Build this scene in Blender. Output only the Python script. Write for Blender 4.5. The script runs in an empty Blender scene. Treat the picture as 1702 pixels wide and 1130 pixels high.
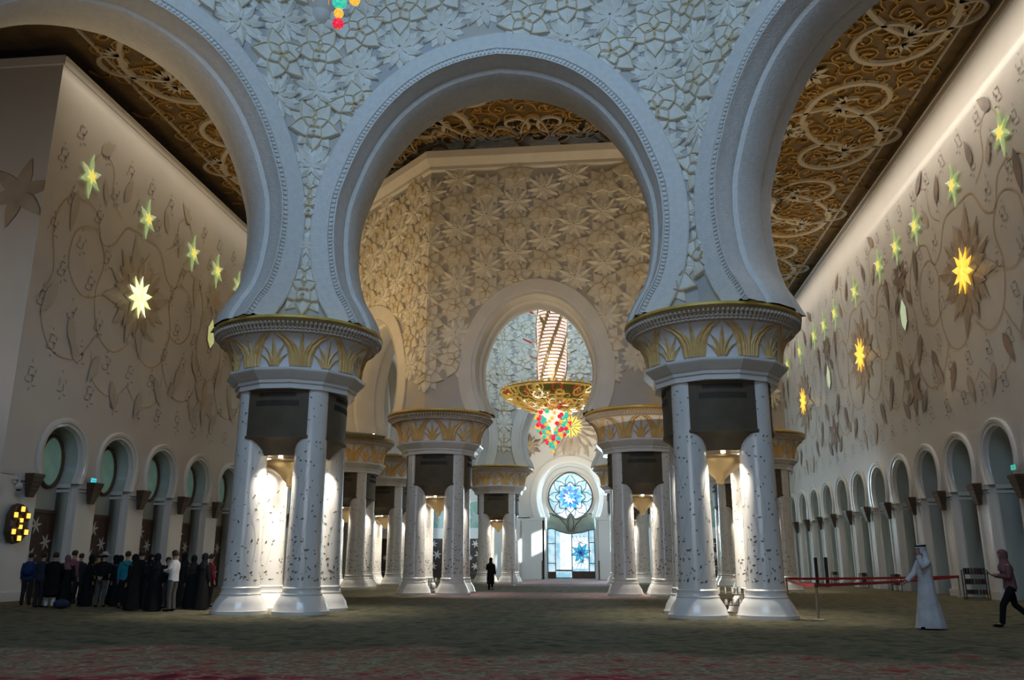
import bpy, bmesh, math, random
from math import sin, cos, pi, sqrt, atan2, radians
from mathutils import Vector, Matrix
random.seed(7)
C = bpy.context.scene.collection
S = bpy.context.scene

# ------------------------------------------------------------------ camera
def make_camera():
    f, cx, cy = 1400.0, 851.0, 565.0
    d = Vector((1006.83 - cx, 935.43 - cy, f)).normalized()          # hall axis seen from the camera (x right, y down, z forward)
    u = Vector((0.00215, -1.0, 0.0)); u.z = -(u.x * d.x + u.y * d.y) / d.z; u.normalize()
    r = d.cross(u)
    if r.x < 0: r = -r
    rows = (r, d, u)                                                 # world X, Y, Z in camera terms
    camx = Vector([w.x for w in rows]); camy = -Vector([w.y for w in rows]); camz = -Vector([w.z for w in rows])
    m = Matrix((camx, camy, camz)).transposed().to_4x4()
    m.translation = Vector((0, 0, 1.55))
    cd = bpy.data.cameras.new('camera'); co = bpy.data.objects.new('camera', cd); C.objects.link(co)
    co.matrix_world = m
    cd.sensor_width = 36.0; cd.lens = 36.0 * f / 1702.0; cd.clip_end = 400; cd.clip_start = 0.1
    S.camera = co
make_camera()

# ------------------------------------------------------------------ world, light, exposure
S.view_settings.view_transform = 'Standard'; S.view_settings.look = 'None'
S.view_settings.gamma = 1.0; S.view_settings.use_curve_mapping = False
S.view_settings.exposure = 0.0
w = bpy.data.worlds.new('world'); S.world = w; w.use_nodes = True
w.node_tree.nodes['Background'].inputs[0].default_value = (0.30, 0.42, 0.62, 1)
w.node_tree.nodes['Background'].inputs[1].default_value = 0.035

XC = -3.37                     # nave axis
XL, XR = -24.05, 17.3          # side walls
YC1, AP1 = 10.31, 15.69        # near dome bay: centre, inner apothem
YC2, AP2 = 57.24, 14.24        # far dome bay: centre, outer apothem
ZCAP = 9.15
ZCEIL = 24.7
YEND = 85.0

def area(name, loc, target, sx, sy, power, col, spread=180):
    l = bpy.data.lights.new(name, 'AREA'); l.shape = 'RECTANGLE'; l.size = sx; l.size_y = sy
    l.energy = power; l.color = col; l.spread = radians(spread)
    o = bpy.data.objects.new(name, l); C.objects.link(o); o.location = loc
    o.rotation_euler = (Vector(target) - Vector(loc)).to_track_quat('-Z', 'Y').to_euler()
    return o
def spot(name, loc, target, power, col, angle=60, blend=0.6, radius=0.15):
    l = bpy.data.lights.new(name, 'SPOT'); l.energy = power; l.color = col
    l.spot_size = radians(angle); l.spot_blend = blend; l.shadow_soft_size = radius
    o = bpy.data.objects.new(name, l); C.objects.link(o); o.location = loc
    o.rotation_euler = (Vector(target) - Vector(loc)).to_track_quat('-Z', 'Y').to_euler()
    return o
WARM = (1.0, 0.76, 0.50); BLUE = (0.43, 0.69, 1.0); NEUT = (1.0, 0.88, 0.72)
# daylight from the near dome's ring of windows, then an added frontal fill
area('dome_daylight_and_fill', (XC, 4, 24), (XC, 26, 15), 14, 8, 1850, BLUE, 150)
area('dome_daylight_and_fill', (XC, -6, 7), (XC, 26, 12), 14, 6, 400, (.88, .92, 1.0), 120)  # added frontal fill from behind the camera, lifting necks and capitals
# coves above the side walls
area('cove_light', (XR - 2.0, 51, 24.45), (XR + .3, 51, 16), 60, 0.3, 1350, NEUT, 135)
area('cove_light', (XL + 1.3, 58, 24.3), (XL - .3, 58, 16), 53, 0.3, 410, (1.0, .88, .68), 125)

# ------------------------------------------------------------------ node helpers
def mat(name, col, rough=0.6, metal=0.0, emit=None, estr=0.0, noise=None, bump=None, spec=None, coat=0.0):
    m = bpy.data.materials.new(name); m.use_nodes = True
    nt = m.node_tree; b = nt.nodes['Principled BSDF']
    b.inputs['Base Color'].default_value = (*col, 1); b.inputs['Roughness'].default_value = rough
    b.inputs['Metallic'].default_value = metal
    if spec is not None: b.inputs['Specular IOR Level'].default_value = spec
    if coat: b.inputs['Coat Weight'].default_value = coat; b.inputs['Coat Roughness'].default_value = 0.08
    tc = nt.nodes.new('ShaderNodeTexCoord')
    if noise:                                        # (scale, second colour, detail)
        n = nt.nodes.new('ShaderNodeTexNoise'); n.inputs['Scale'].default_value = noise[0]; n.inputs['Detail'].default_value = noise[2] if len(noise) > 2 else 3
        r = nt.nodes.new('ShaderNodeValToRGB'); r.color_ramp.elements[0].position = .35; r.color_ramp.elements[1].position = .65
        r.color_ramp.elements[0].color = (*col, 1); r.color_ramp.elements[1].color = (*noise[1], 1)
        nt.links.new(tc.outputs['Object'], n.inputs['Vector']); nt.links.new(n.outputs['Fac'], r.inputs['Fac'])
        nt.links.new(r.outputs['Color'], b.inputs['Base Color'])
    if bump:
        n = nt.nodes.new('ShaderNodeTexNoise'); n.inputs['Scale'].default_value = bump[0]; n.inputs['Detail'].default_value = 4
        bp = nt.nodes.new('ShaderNodeBump'); bp.inputs['Strength'].default_value = bump[1]; bp.inputs['Distance'].default_value = bump[2] if len(bump) > 2 else .05
        nt.links.new(tc.outputs['Object'], n.inputs['Vector']); nt.links.new(n.outputs['Fac'], bp.inputs['Height']); nt.links.new(bp.outputs['Normal'], b.inputs['Normal'])
    if emit:
        b.inputs['Emission Color'].default_value = (*emit, 1); b.inputs['Emission Strength'].default_value = estr
    return m

M = {}
M['plaster'] = mat('white_plaster', (.72, .70, .66), .6, noise=(1.2, (.67, .65, .60)))
M['carved'] = mat('carved_plaster', (.74, .73, .70), .55, noise=(5, (.68, .67, .64)), bump=(14, .5, .05))
M['field'] = mat('relief_ground', (.44, .45, .48), .65, noise=(.9, (.55, .51, .44)), bump=(3, .3, .05))
M['petal'] = mat('relief_petal', (.80, .79, .73), .55, noise=(2.5, (.74, .70, .60)))
M['gilt_line'] = mat('gilt_outline', (.62, .50, .30), .5, .05)
M['bead'] = mat('capital_beading', (.52, .45, .38), .55)
M['marble'] = mat('white_marble', (.78, .76, .72), .22, noise=(.8, (.72, .70, .67)), coat=.25)
M['inlay'] = mat('shell_inlay', (.07, .065, .06), .3, noise=(9, (.22, .21, .18)))
M['inlay_vine'] = mat('shell_vine', (.60, .55, .46), .3)
M['gold'] = mat('gold_leaf', (.76, .52, .22), .5, .05, noise=(4, (.66, .42, .15)))
M['rimgold'] = mat('gilt_rim', (.78, .56, .12), .4, .2, noise=(3, (.66, .44, .10)))
M['capwhite'] = mat('capital_ground', (.74, .74, .78), .6)
M['bronze'] = mat('dark_bronze', (.125, .098, .066), .6, .0, noise=(2, (.10, .08, .052)), spec=.25)
M['grille'] = mat('grille_slot', (.012, .011, .01), .7)
M['bowl'] = mat('bronze_gold_bowl', (.45, .33, .16), .35, .6)
M['ceil'] = mat('gilded_ceiling', (.17, .105, .032), .55, .25, noise=(1.0, (.11, .07, .026)), bump=(4, .5, .1))
M['ceilgold'] = mat('ceiling_gold_vine', (.42, .25, .06), .45, .3)
M['ceilwhite'] = mat('ceiling_white_scroll', (.40, .35, .27), .6)
M['dark'] = mat('black_void', (.01, .009, .008), .8)
M['wall'] = mat('wall_marble', (.63, .59, .54), .36, noise=(.35, (.57, .55, .52), 4), coat=.15)
M['archwhite'] = mat('arch_marble', (.70, .68, .64), .25, coat=.3)
M['niche'] = mat('niche_marble', (.46, .49, .44), .2, noise=(.6, (.40, .44, .42)), coat=.4)  # green tint stands in for greenish light on white marble
M['vine'] = mat('wall_gold_vine', (.55, .40, .24), .4)
M['leafgrey'] = mat('inlay_grey_leaf', (.17, .155, .14), .35, noise=(1.2, (.34, .23, .17)))
M['leafpale'] = mat('inlay_pale_petal', (.50, .42, .33), .35, noise=(.9, (.38, .30, .22)))
M['leafbrown'] = mat('inlay_brown_petal', (.36, .27, .205), .35, noise=(.8, (.46, .37, .29)))
M['leaffaint'] = mat('inlay_faint_petal', (.54, .49, .42), .35, noise=(.9, (.49, .44, .37)))
M['glyph'] = mat('inlay_lattice', (.27, .23, .20), .4)
M['brown'] = mat('dark_walnut', (.075, .038, .022), .5, noise=(3, (.05, .026, .018)))
M['slat'] = mat('bracket_bronze', (.10, .065, .04), .45, .3)
M['doorwhite'] = mat('door_flower_inlay', (.62, .62, .58), .4)
M['greenglass'] = mat('green_glass', (.20, .32, .27), .12, emit=(.25, .5, .42), estr=.10, noise=(1.5, (.27, .38, .30)))
M['steel'] = mat('brushed_brass', (.42, .36, .26), .3, .8)
M['redbelt'] = mat('red_belt', (.50, .012, .02), .6)
M['rackm'] = mat('rack_bronze', (.09, .07, .05), .5, .4)
M['silver'] = mat('camera_housing', (.5, .5, .5), .4)

def emis(name, col, s, col2=None, sc=3):
    m = bpy.data.materials.new(name); m.use_nodes = True; nt = m.node_tree; b = nt.nodes['Principled BSDF']
    b.inputs['Base Color'].default_value = (*[c * .5 for c in col], 1); b.inputs['Roughness'].default_value = .3
    b.inputs['Emission Color'].default_value = (*col, 1); b.inputs['Emission Strength'].default_value = s
    if col2:
        tc = nt.nodes.new('ShaderNodeTexCoord'); n = nt.nodes.new('ShaderNodeTexNoise'); n.inputs['Scale'].default_value = sc; n.inputs['Detail'].default_value = 4
        r = nt.nodes.new('ShaderNodeValToRGB'); r.color_ramp.elements[0].position = .4; r.color_ramp.elements[1].position = .6
        r.color_ramp.elements[0].color = (*col, 1); r.color_ramp.elements[1].color = (*col2, 1)
        nt.links.new(tc.outputs['Object'], n.inputs['Vector']); nt.links.new(n.outputs['Fac'], r.inputs['Fac']); nt.links.new(r.outputs['Color'], b.inputs['Emission Color'])
    return m
M['starlit'] = emis('lit_green_petal', (.40, .55, .20), .55, (.58, .64, .34), 2)
M['starcore'] = emis('lit_star_core', (.85, .72, .15), .85)
M['sunyellow'] = emis('lit_yellow_core', (1.0, .55, .04), 1.15, (1.0, .72, .12), 4)
M['sunyellow2'] = emis('lit_bright_core', (1.0, .86, .15), 1.5)
M['sunpale'] = emis('lit_pale_core', (.75, .80, .35), 1.2, (.95, .95, .65), 3)
M['panegreen'] = emis('lit_pale_green_panel', (.55, .72, .42), .6, (.75, .80, .55), 9)
M['paneyellow'] = emis('lit_olive_panel', (.55, .60, .20), .6, (.70, .72, .32), 9)
M['lampamber'] = emis('amber_lamp_glass', (1.0, .42, .04), 2.2)
M['exit'] = emis('exit_sign_face', (.04, .62, .75), 1.0)
M['exitg'] = emis('green_exit_face', (.05, .60, .42), .8)
M['lampwhite'] = emis('lit_downlight', (1.0, .90, .72), 9.0)
M['skywhite'] = emis('daylit_clear_glass', (.80, .92, 1.0), 1.45, (.45, .72, .92), 1.3)
M['skyblue'] = emis('daylit_pale_blue_glass', (.30, .62, .80), .85, (.75, .92, 1.0), 1.6)
M['cyan'] = emis('daylit_cyan_glass', (.03, .42, .75), .9, (.25, .78, .95), 2.5)
M['deepblue'] = emis('daylit_deep_blue_glass', (.015, .10, .55), .9, (.05, .45, .85), 3)
M['lead'] = mat('window_lead', (.09, .07, .045), .5)
M['bronze_band'] = mat('window_bronze_band', (.34, .42, .37), .4, .1, noise=(1.5, (.26, .34, .31)))
M['crystal'] = emis('lit_crystal_bar', (1.0, .80, .76), .92)
M['chgold'] = mat('chandelier_gold', (.85, .58, .18), .22, .85, emit=(.95, .6, .15), estr=.30, noise=(2.2, (.55, .34, .08)))  # glow added to the metal so the scrollwork reads brightly lit
M['chwhite'] = emis('chandelier_white_glass', (.95, .90, .72), .9)
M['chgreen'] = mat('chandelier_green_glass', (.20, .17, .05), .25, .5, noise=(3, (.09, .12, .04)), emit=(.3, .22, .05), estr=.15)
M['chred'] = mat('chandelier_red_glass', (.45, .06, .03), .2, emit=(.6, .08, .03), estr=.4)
M['beadred'] = emis('red_crystal', (.75, .01, .04), .9, (.95, .06, .12), 30)
M['beadteal'] = emis('teal_crystal', (.02, .55, .38), .8, (.10, .80, .60), 30)
M['beadamber'] = emis('amber_crystal', (.90, .45, .02), .9, (1.0, .70, .15), 30)

def floor_material():
    m = bpy.data.materials.new('patterned_carpet'); m.use_nodes = True; nt = m.node_tree; b = nt.nodes['Principled BSDF']
    b.inputs['Roughness'].default_value = .95; b.inputs['Specular IOR Level'].default_value = .1
    tc = nt.nodes.new('ShaderNodeTexCoord'); L = nt.links.new
    def noise(s, d=4, off=0):
        mp = nt.nodes.new('ShaderNodeMapping'); mp.inputs['Location'].default_value = (off, off * .7, 0); L(tc.outputs['Object'], mp.inputs['Vector'])
        n = nt.nodes.new('ShaderNodeTexNoise'); n.inputs['Scale'].default_value = s; n.inputs['Detail'].default_value = d; L(mp.outputs['Vector'], n.inputs['Vector']); return n
    def ramp(fac, cols):
        r = nt.nodes.new('ShaderNodeValToRGB'); e = r.color_ramp.elements
        while len(e) < len(cols): e.new(.5)
        for i, (p, c) in enumerate(cols): e[i].position = p; e[i].color = (*c, 1)
        L(fac, r.inputs['Fac']); return r.outputs['Color']
    def mix(fac, a, bb):
        x = nt.nodes.new('ShaderNodeMix'); x.data_type = 'RGBA'; L(fac, x.inputs[0]); L(a, x.inputs[6]); L(bb, x.inputs[7]); return x.outputs[2]
    def math_(op, a, bv):
        x = nt.nodes.new('ShaderNodeMath'); x.operation = op
        for i, v in enumerate((a, bv)):
            if isinstance(v, (int, float)): x.inputs[i].default_value = v
            elif v is not None: L(v, x.inputs[i])
        return x.outputs[0]
    green = ramp(noise(1.7, 7).outputs['Fac'], [(.30, (.055, .055, .032)), (.44, (.12, .115, .068)), (.53, (.18, .15, .095)), (.60, (.10, .105, .065)), (.70, (.06, .065, .04))])
    vor = nt.nodes.new('ShaderNodeTexVoronoi'); vor.inputs['Scale'].default_value = 1.5; L(tc.outputs['Object'], vor.inputs['Vector'])
    nn = noise(2.2, 7, 5)
    cream = ramp(nn.outputs['Fac'], [(.36, (.34, .09, .08)), (.42, (.27, .19, .12)), (.47, (.38, .32, .22)), (.52, (.15, .13, .09)), (.57, (.38, .22, .13)), (.64, (.30, .06, .06))])
    red = ramp(noise(2.6, 7, 9).outputs['Fac'], [(.38, (.10, .02, .03)), (.46, (.42, .04, .06)), (.51, (.30, .04, .05)), (.54, (.40, .30, .22)), (.60, (.26, .04, .05))])
    sp = nt.nodes.new('ShaderNodeSeparateXYZ'); L(tc.outputs['Object'], sp.inputs[0])
    wob = math_('MULTIPLY', math_('SUBTRACT', noise(.45, 3, 3).outputs['Fac'], .5), 5.0)
    # distance from the near medallion
    dx = math_('MULTIPLY', math_('SUBTRACT', sp.outputs[0], XC + 1.5), .35)
    rr = math_('SQRT', math_('ADD', math_('POWER', dx, 2.0), math_('POWER', math_('SUBTRACT', sp.outputs[1], 5.5), 2.0)), None)
    rw = math_('ADD', rr, wob)
    c1 = ramp(math_('DIVIDE', rw, 20.0), [(.50, (0, 0, 0)), (.54, (1, 1, 1))])
    c2 = ramp(math_('DIVIDE', rw, 20.0), [(.33, (0, 0, 0)), (.37, (1, 1, 1))])
    inner = mix(c2, red, cream)
    near = mix(c1, inner, green)
    # rosy runners across the nave further in
    wv = math_('ADD', math_('ABSOLUTE', math_('SUBTRACT', sp.outputs[0], XC), None), math_('MULTIPLY', wob, .6))
    strip = ramp(math_('DIVIDE', wv, 20.0), [(.26, (1, 1, 1)), (.30, (0, 0, 0))])
    yw = math_('ADD', sp.outputs[1], wob)
    ys = ramp(math_('DIVIDE', yw, 100.0), [(.385, (0, 0, 0)), (.40, (1, 1, 1)), (.47, (1, 1, 1)), (.48, (0, 0, 0)), (.60, (0, 0, 0)), (.61, (1, 1, 1))])
    pink = ramp(noise(2.0, 5, 2).outputs['Fac'], [(.4, (.30, .13, .13)), (.5, (.28, .23, .20)), (.6, (.17, .16, .18))])
    f = math_('MULTIPLY', strip, ys)
    L(mix(f, near, pink), b.inputs['Base Color'])
    bp = nt.nodes.new('ShaderNodeBump'); bp.inputs['Strength'].default_value = .35; bp.inputs['Distance'].default_value = .02
    L(nn.outputs['Fac'], bp.inputs['Height']); L(bp.outputs['Normal'], b.inputs['Normal'])
    return m
M['floor'] = floor_material()

# ------------------------------------------------------------------ mesh helpers
class MB:
    def __init__(s): s.v = []; s.f = []; s.mi = []; s.mats = []
    def m(s, mt):
        if mt not in s.mats: s.mats.append(mt)
        return s.mats.index(mt)
    def add(s, vs, fs, mt):
        b = len(s.v); s.v.extend([tuple(p) for p in vs]); i = s.m(mt)
        for f in fs: s.f.append([b + k for k in f]); s.mi.append(i)
    def box(s, x0, x1, y0, y1, z0, z1, mt):
        s.add([(x0, y0, z0), (x1, y0, z0), (x1, y1, z0), (x0, y1, z0), (x0, y0, z1), (x1, y0, z1), (x1, y1, z1), (x0, y1, z1)],
              [(0, 3, 2, 1), (4, 5, 6, 7), (0, 1, 5, 4), (1, 2, 6, 5), (2, 3, 7, 6), (3, 0, 4, 7)], mt)
    def grid(s, rows, mt, closed=False):
        n = len(rows[0]); vs = [p for r in rows for p in r]; fs = []
        for i in range(len(rows) - 1):
            for j in range(n if closed else n - 1):
                k = (j + 1) % n
                fs.append((i * n + j, i * n + k, (i + 1) * n + k, (i + 1) * n + j))
        s.add(vs, fs, mt)
    def lathe(s, prof, mt, n=24, c=(0, 0), rot=0.0, cap=True):
        rows = [[(c[0] + r * cos(2 * pi * j / n + rot), c[1] + r * sin(2 * pi * j / n + rot), z) for j in range(n)] for r, z in prof]
        s.grid(rows, mt, True)
        if cap:
            s.add(rows[0], [tuple(reversed(range(n)))], mt); s.add(rows[-1], [tuple(range(n))], mt)
    def tube(s, pts, r, mt, n=6, cap=True):
        pts = [Vector(p) for p in pts]; rows = []
        rs = r if isinstance(r, (list, tuple)) else [r] * len(pts)
        for i, p in enumerate(pts):
            t = (pts[min(i + 1, len(pts) - 1)] - pts[max(i - 1, 0)])
            if t.length < 1e-9: t = Vector((0, 0, 1))
            t.normalize()
            if i == 0:
                a = Vector((0, 0, 1)) if abs(t.z) < .9 else Vector((0, 1, 0)); u = t.cross(a).normalized()
            else:
                u = u - t * u.dot(t)                   # carry the frame along so the tube never twists
                u = u.normalized() if u.length > 1e-6 else t.orthogonal().normalized()
            v = t.cross(u)
            rows.append([p + (u * cos(2 * pi * j / n) + v * sin(2 * pi * j / n)) * rs[i] for j in range(n)])
        s.grid(rows, mt, True)
        if cap: s.add(rows[0], [tuple(range(n))], mt); s.add(rows[-1], [tuple(reversed(range(n)))], mt)
    def sphere(s, c, r, mt, n=10, k=6, sc=(1, 1, 1)):
        rows = []
        for i in range(k + 1):
            a = pi * i / k
            rows.append([(c[0] + r * sc[0] * max(sin(a), .02) * cos(2 * pi * j / n), c[1] + r * sc[1] * max(sin(a), .02) * sin(2 * pi * j / n), c[2] + r * sc[2] * cos(a)) for j in range(n)])
        s.grid(rows, mt, True)
    def build(s, name, parent=None, smooth=False, flip=False, auto=None):
        me = bpy.data.meshes.new(name)
        me.from_pydata(s.v, [], s.f)
        for mt in s.mats: me.materials.append(mt)
        me.polygons.foreach_set('material_index', s.mi)
        me.update()
        if smooth:
            if auto is None: me.shade_smooth()
            else:
                me.shade_smooth()
                bm = bmesh.new(); bm.from_mesh(me); bmesh.ops.remove_doubles(bm, verts=bm.verts, dist=1e-5)
                bmesh.ops.recalc_face_normals(bm, faces=bm.faces)
                for e in bm.edges:
                    if len(e.link_faces) == 2 and e.calc_face_angle(0) > radians(auto): e.smooth = False
                bm.to_mesh(me); bm.free()
        o = bpy.data.objects.new(name, me); C.objects.link(o)
        if parent: o.parent = parent
        return o
def empty(name, loc=(0, 0, 0), rz=0):
    o = bpy.data.objects.new(name, None); C.objects.link(o); o.location = loc; o.rotation_euler = (0, 0, rz); o.empty_display_size = .3; return o
def tag(o, label, cat, group=None, kind=None):
    o['label'] = label; o['category'] = cat
    if group: o['group'] = group
    if kind: o['kind'] = kind
    return o
def struct(o): o['kind'] = 'structure'; return o
CH = {}
def kids(o): return [c for c in C.objects if c.parent == o]
def tree_of(o): return (o, [tree_of(c) for c in kids(o)])
def copy_from(t, parent=None):
    o, ch = t; c = o.copy(); C.objects.link(c)
    if parent: c.parent = parent
    for k in ch: copy_from(k, c)
    return c
def lerp(a, b, t): return a + (b - a) * t
def spline(pts, n):                                   # Catmull-Rom through 2-D / 3-D points
    out = []; P = [tuple(p) for p in pts]; m = len(P)
    for i in range(m - 1):
        p0 = P[max(i - 1, 0)]; p1 = P[i]; p2 = P[i + 1]; p3 = P[min(i + 2, m - 1)]
        for k in range(n):
            t = k / n
            out.append(tuple(.5 * ((2 * b) + (c - a) * t + (2 * a - 5 * b + 4 * c - d) * t * t + (-a + 3 * b - 3 * c + d) * t ** 3) for a, b, c, d in zip(p0, p1, p2, p3)))
    out.append(P[-1]); return out

# ------------------------------------------------------------------ arches
HALF = [(4.50, 9.15), (4.83, 9.8), (5.12, 10.3), (5.34, 11.0), (5.46, 11.8), (5.50, 12.6), (5.42, 13.6), (5.16, 14.5), (4.72, 15.6), (4.10, 16.65), (3.30, 17.55), (2.30, 18.25), (1.15, 18.68), (0.0, 18.86)]
def arch_curve(kx, kz, z0=9.15, base=9.15, n=3):
    h = [(x * kx, z0 + (z - base) * kz) for x, z in HALF]
    s = spline(h, n)
    return [(-x, z) for x, z in s] + [(x, z) for x, z in reversed(s[:-1])]
def offset(cv, d):
    out = []
    n = len(cv)
    for i, p in enumerate(cv):
        a = cv[max(i - 1, 0)]; b = cv[min(i + 1, n - 1)]
        tx, tz = b[0] - a[0], b[1] - a[1]; l = sqrt(tx * tx + tz * tz) or 1
        nx, nz = -tz / l, tx / l
        if i == n // 2: nx, nz = 0, 1
        q = [p[0] + nx * d, p[1] + nz * d]
        if i < n // 2: q[0] = min(q[0], 0)
        if i > n // 2: q[0] = max(q[0], 0)
        if i in (0, n - 1): q[1] = p[1]
        out.append(tuple(q))
    return out

class Face:
    """one wall of an octagon: u runs along it from its centre, d goes into the wall away from the side we see"""
    def __init__(s, origin, udir, ddir): s.o = Vector(origin); s.u = Vector(udir); s.d = Vector(ddir)
    def P(s, u, z, d=0): 
        p = s.o + s.u * u + s.d * d; return (p.x, p.y, z)

def arch_wall(name, F, half, slope, thick, cv, ztop, mfield, ring_in=-.0, dent=True, aw=.85, back=True, parent=None, front_field=True):
    """half = half width at d=0, slope = change of half width per metre of depth"""
    fo = offset(cv, aw)
    root = MB()
    zb = cv[0][1]; n = len(cv)
    # field, front
    def strips(mb, outer, d, mt, flip):
        hw = half + slope * d
        h = n // 2
        for side in (0, 1):
            seq = outer[:h + 1] if side == 0 else outer[h:]
            rows = []
            sgn = -1 if side == 0 else 1
            a = [F.P(max(-hw, min(hw, p[0])), p[1], d) for p in seq]; b = [F.P(sgn * hw, p[1], d) for p in seq]
            mb.grid([a, b], mt)
        zt = outer[h][1]
        mb.add([F.P(-hw, zt, d), F.P(hw, zt, d), F.P(hw, ztop, d), F.P(-hw, ztop, d)], [(0, 1, 2, 3)], mt)
    strips(root, fo, 0, mfield, False)
    if back: strips(root, fo, thick, mfield, True)
    # underside feet and top/ends
    for sg in (-1, 1):
        e0 = cv[0][0] if sg < 0 else cv[-1][0]
        root.add([F.P(e0, zb, 0), F.P(sg * half, zb, 0), F.P(sg * (half + slope * thick), zb, thick), F.P(e0, zb, thick)], [(0, 1, 2, 3)], M['plaster'])
        root.add([F.P(sg * half, zb, 0), F.P(sg * half, ztop, 0), F.P(sg * (half + slope * thick), ztop, thick), F.P(sg * (half + slope * thick), zb, thick)], [(0, 1, 2, 3)], M['plaster'])
    hb = half + slope * thick
    root.add([F.P(-half, ztop, 0), F.P(half, ztop, 0), F.P(hb, ztop, thick), F.P(-hb, ztop, thick)], [(0, 1, 2, 3)], M['plaster'])
    wall = root.build(name); struct(wall)
    if parent: wall.parent = parent
    # archivolt and soffit: section of (offset, depth)
    k = thick
    sec = [(aw, 0.0), (aw, -.14), (aw - .05, -.17), (.22, -.17), (.20, -.10), (.06, -.10), (.04, -.15), (0, -.15), (-.02, -.05), (-.04, .25), (-.10, .38), (-.10, .62), (-.22, .72), (-.30, .95), (-.30, k / 2 + .0)]
    full = sec + [(o, k - d) for o, d in reversed(sec[:-1])]
    if not back: full = sec + [(-.30, k)]
    mb = MB(); rows = []
    lim = half
    for (o, d) in full:
        oc = offset(cv, o)
        hw = half + slope * max(d, 0) - .004
        rows.append([F.P(max(-hw, min(hw, x)), z, d) for x, z in oc])
    mb.grid(rows, M['carved'] if dent else M['plaster'])
    a = mb.build('archivolt', wall, smooth=True, auto=28)
    if dent:                                           # little blocks in the groove of the archivolt
        mb = MB(); o1 = offset(cv, .19); o0 = offset(cv, .07)
        m = len(cv)
        for i in range(m - 1):
            L = sqrt((cv[i + 1][0] - cv[i][0]) ** 2 + (cv[i + 1][1] - cv[i][1]) ** 2); q = max(2, int(L / .13))
            for j in range(q):
                t0 = j / q; t1 = (j + .5) / q
                A = [lerp(o0[i][c], o0[i + 1][c], t0) for c in (0, 1)]; B = [lerp(o0[i][c], o0[i + 1][c], t1) for c in (0, 1)]
                Cc = [lerp(o1[i][c], o1[i + 1][c], t1) for c in (0, 1)]; D = [lerp(o1[i][c], o1[i + 1][c], t0) for c in (0, 1)]
                vs = [F.P(*p, -.16) for p in (A, B, Cc, D)] + [F.P(*p, -.09) for p in (A, B, Cc, D)]
                mb.add(vs, [(0, 1, 2, 3), (0, 1, 5, 4), (2, 3, 7, 6), (0, 3, 7, 4), (1, 2, 6, 5)], M['carved'])
        mb.build('dentil_band', wall)
    return wall

def oct_face(xc, yc, ap, ang, inward):
    """ang = outward direction of the face; inward=True when seen from inside (depth grows outward)"""
    o = Vector((xc + ap * cos(ang), yc + ap * sin(ang), 0)); n = Vector((cos(ang), sin(ang), 0))
    return Face(o, Vector((sin(ang), -cos(ang), 0)), n if inward else -n)

# floral relief -----------------------------------------------------------
def petal_pts(L, W, n=7, tip=1.0):
    out = []
    for i in range(n + 1):
        t = i / n; out.append((L * t, W * sin(pi * min(t ** .75, 1)) * (1 - .15 * t)))
    return out
def relief_flower(mb, wrap, cu, cz, R, typ, rot=0, s=1.0):
    """wrap(u, z, h) -> point, h = height off the wall"""
    def petal(a, L, W, h0, h1, mt, line=None, r0=.03, lt=.020):
        P = petal_pts(L, W); ca, sa = cos(a), sin(a)
        def T(x, y, h): x += r0; return wrap(cu + x * ca - y * sa, cz + x * sa + y * ca, h)
        up = [T(x, y, h0) for x, y in P]; dn = [T(x, -y, h0) for x, y in P]; md = [T(x, 0, h1) for x, y in P]
        mb.grid([dn, md, up], mt)
        ub = [T(x, y, -.02) for x, y in P]; db = [T(x, -y, -.02) for x, y in P]
        mb.grid([ub, up], mt); mb.grid([dn, db], mt)
        if line:
            for sg in (1, -1):
                A = [T(x, sg * y, h0 + .035) for x, y in P]; B = [T(x * .985, sg * max(y - lt * 2.0, 0), h0 + .045) for x, y in P]
                mb.grid([A, B] if sg > 0 else [B, A], line)
        return
    if typ == 'A':
        for k in range(5): petal(rot + pi / 2 + 2 * pi * (k + .5) / 5, R * .98, R * .30, .05, .08, M['petal'], None)
        for k in range(5): petal(rot + pi / 2 + 2 * pi * k / 5, R, R * .38, .12, .14, M['petal'], M['gilt_line'])
        for k in range(5): petal(rot + pi / 2 + 2 * pi * (k + .5) / 5, R * .55, R * .22, .19, .21, M['petal'], M['gilt_line'])
        for k in range(5): petal(rot + pi / 2 + 2 * pi * k / 5, R * .20, R * .045, .24, .25, M['gilt_line'], None)
    else:
        for k in range(8): petal(rot + pi / 8 + 2 * pi * k / 8, R * .95, R * .26, .03, .05, M['petal'], None)
        for k in range(8): petal(rot + 2 * pi * k / 8, R * 1.0, R * .20, .09, .15, M['petal'], None)
        for k in range(8): petal(rot + pi / 8 + 2 * pi * k / 8, R * .42, R * .07, .16, .18, M['petal'], None)

def relief_field(name, wall, wrap, u0, u1, z0, z1, blocked, du=1.5, R=.90, dens=1.0):
    mb = MB()
    k0 = math.ceil(u0 / du)
    k = k0
    while k * du <= u1 + 1e-6:
        u = k * du; j = 0; z = z0 + (.75 if k % 2 else 0)
        while z < z1:
            typ = 'A' if (j + (k // 2)) % 2 == 0 else 'B'
            if not blocked(u, z): relief_flower(mb, wrap, u, z, R * (1.12 if typ == 'A' else 1.0), typ, rot=pi if typ == 'A' and (k % 2 == 0) else (.2 * (k % 3)))
            z += 1.5; j += 1
        k += 1
    return mb.build(name, wall)

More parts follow.
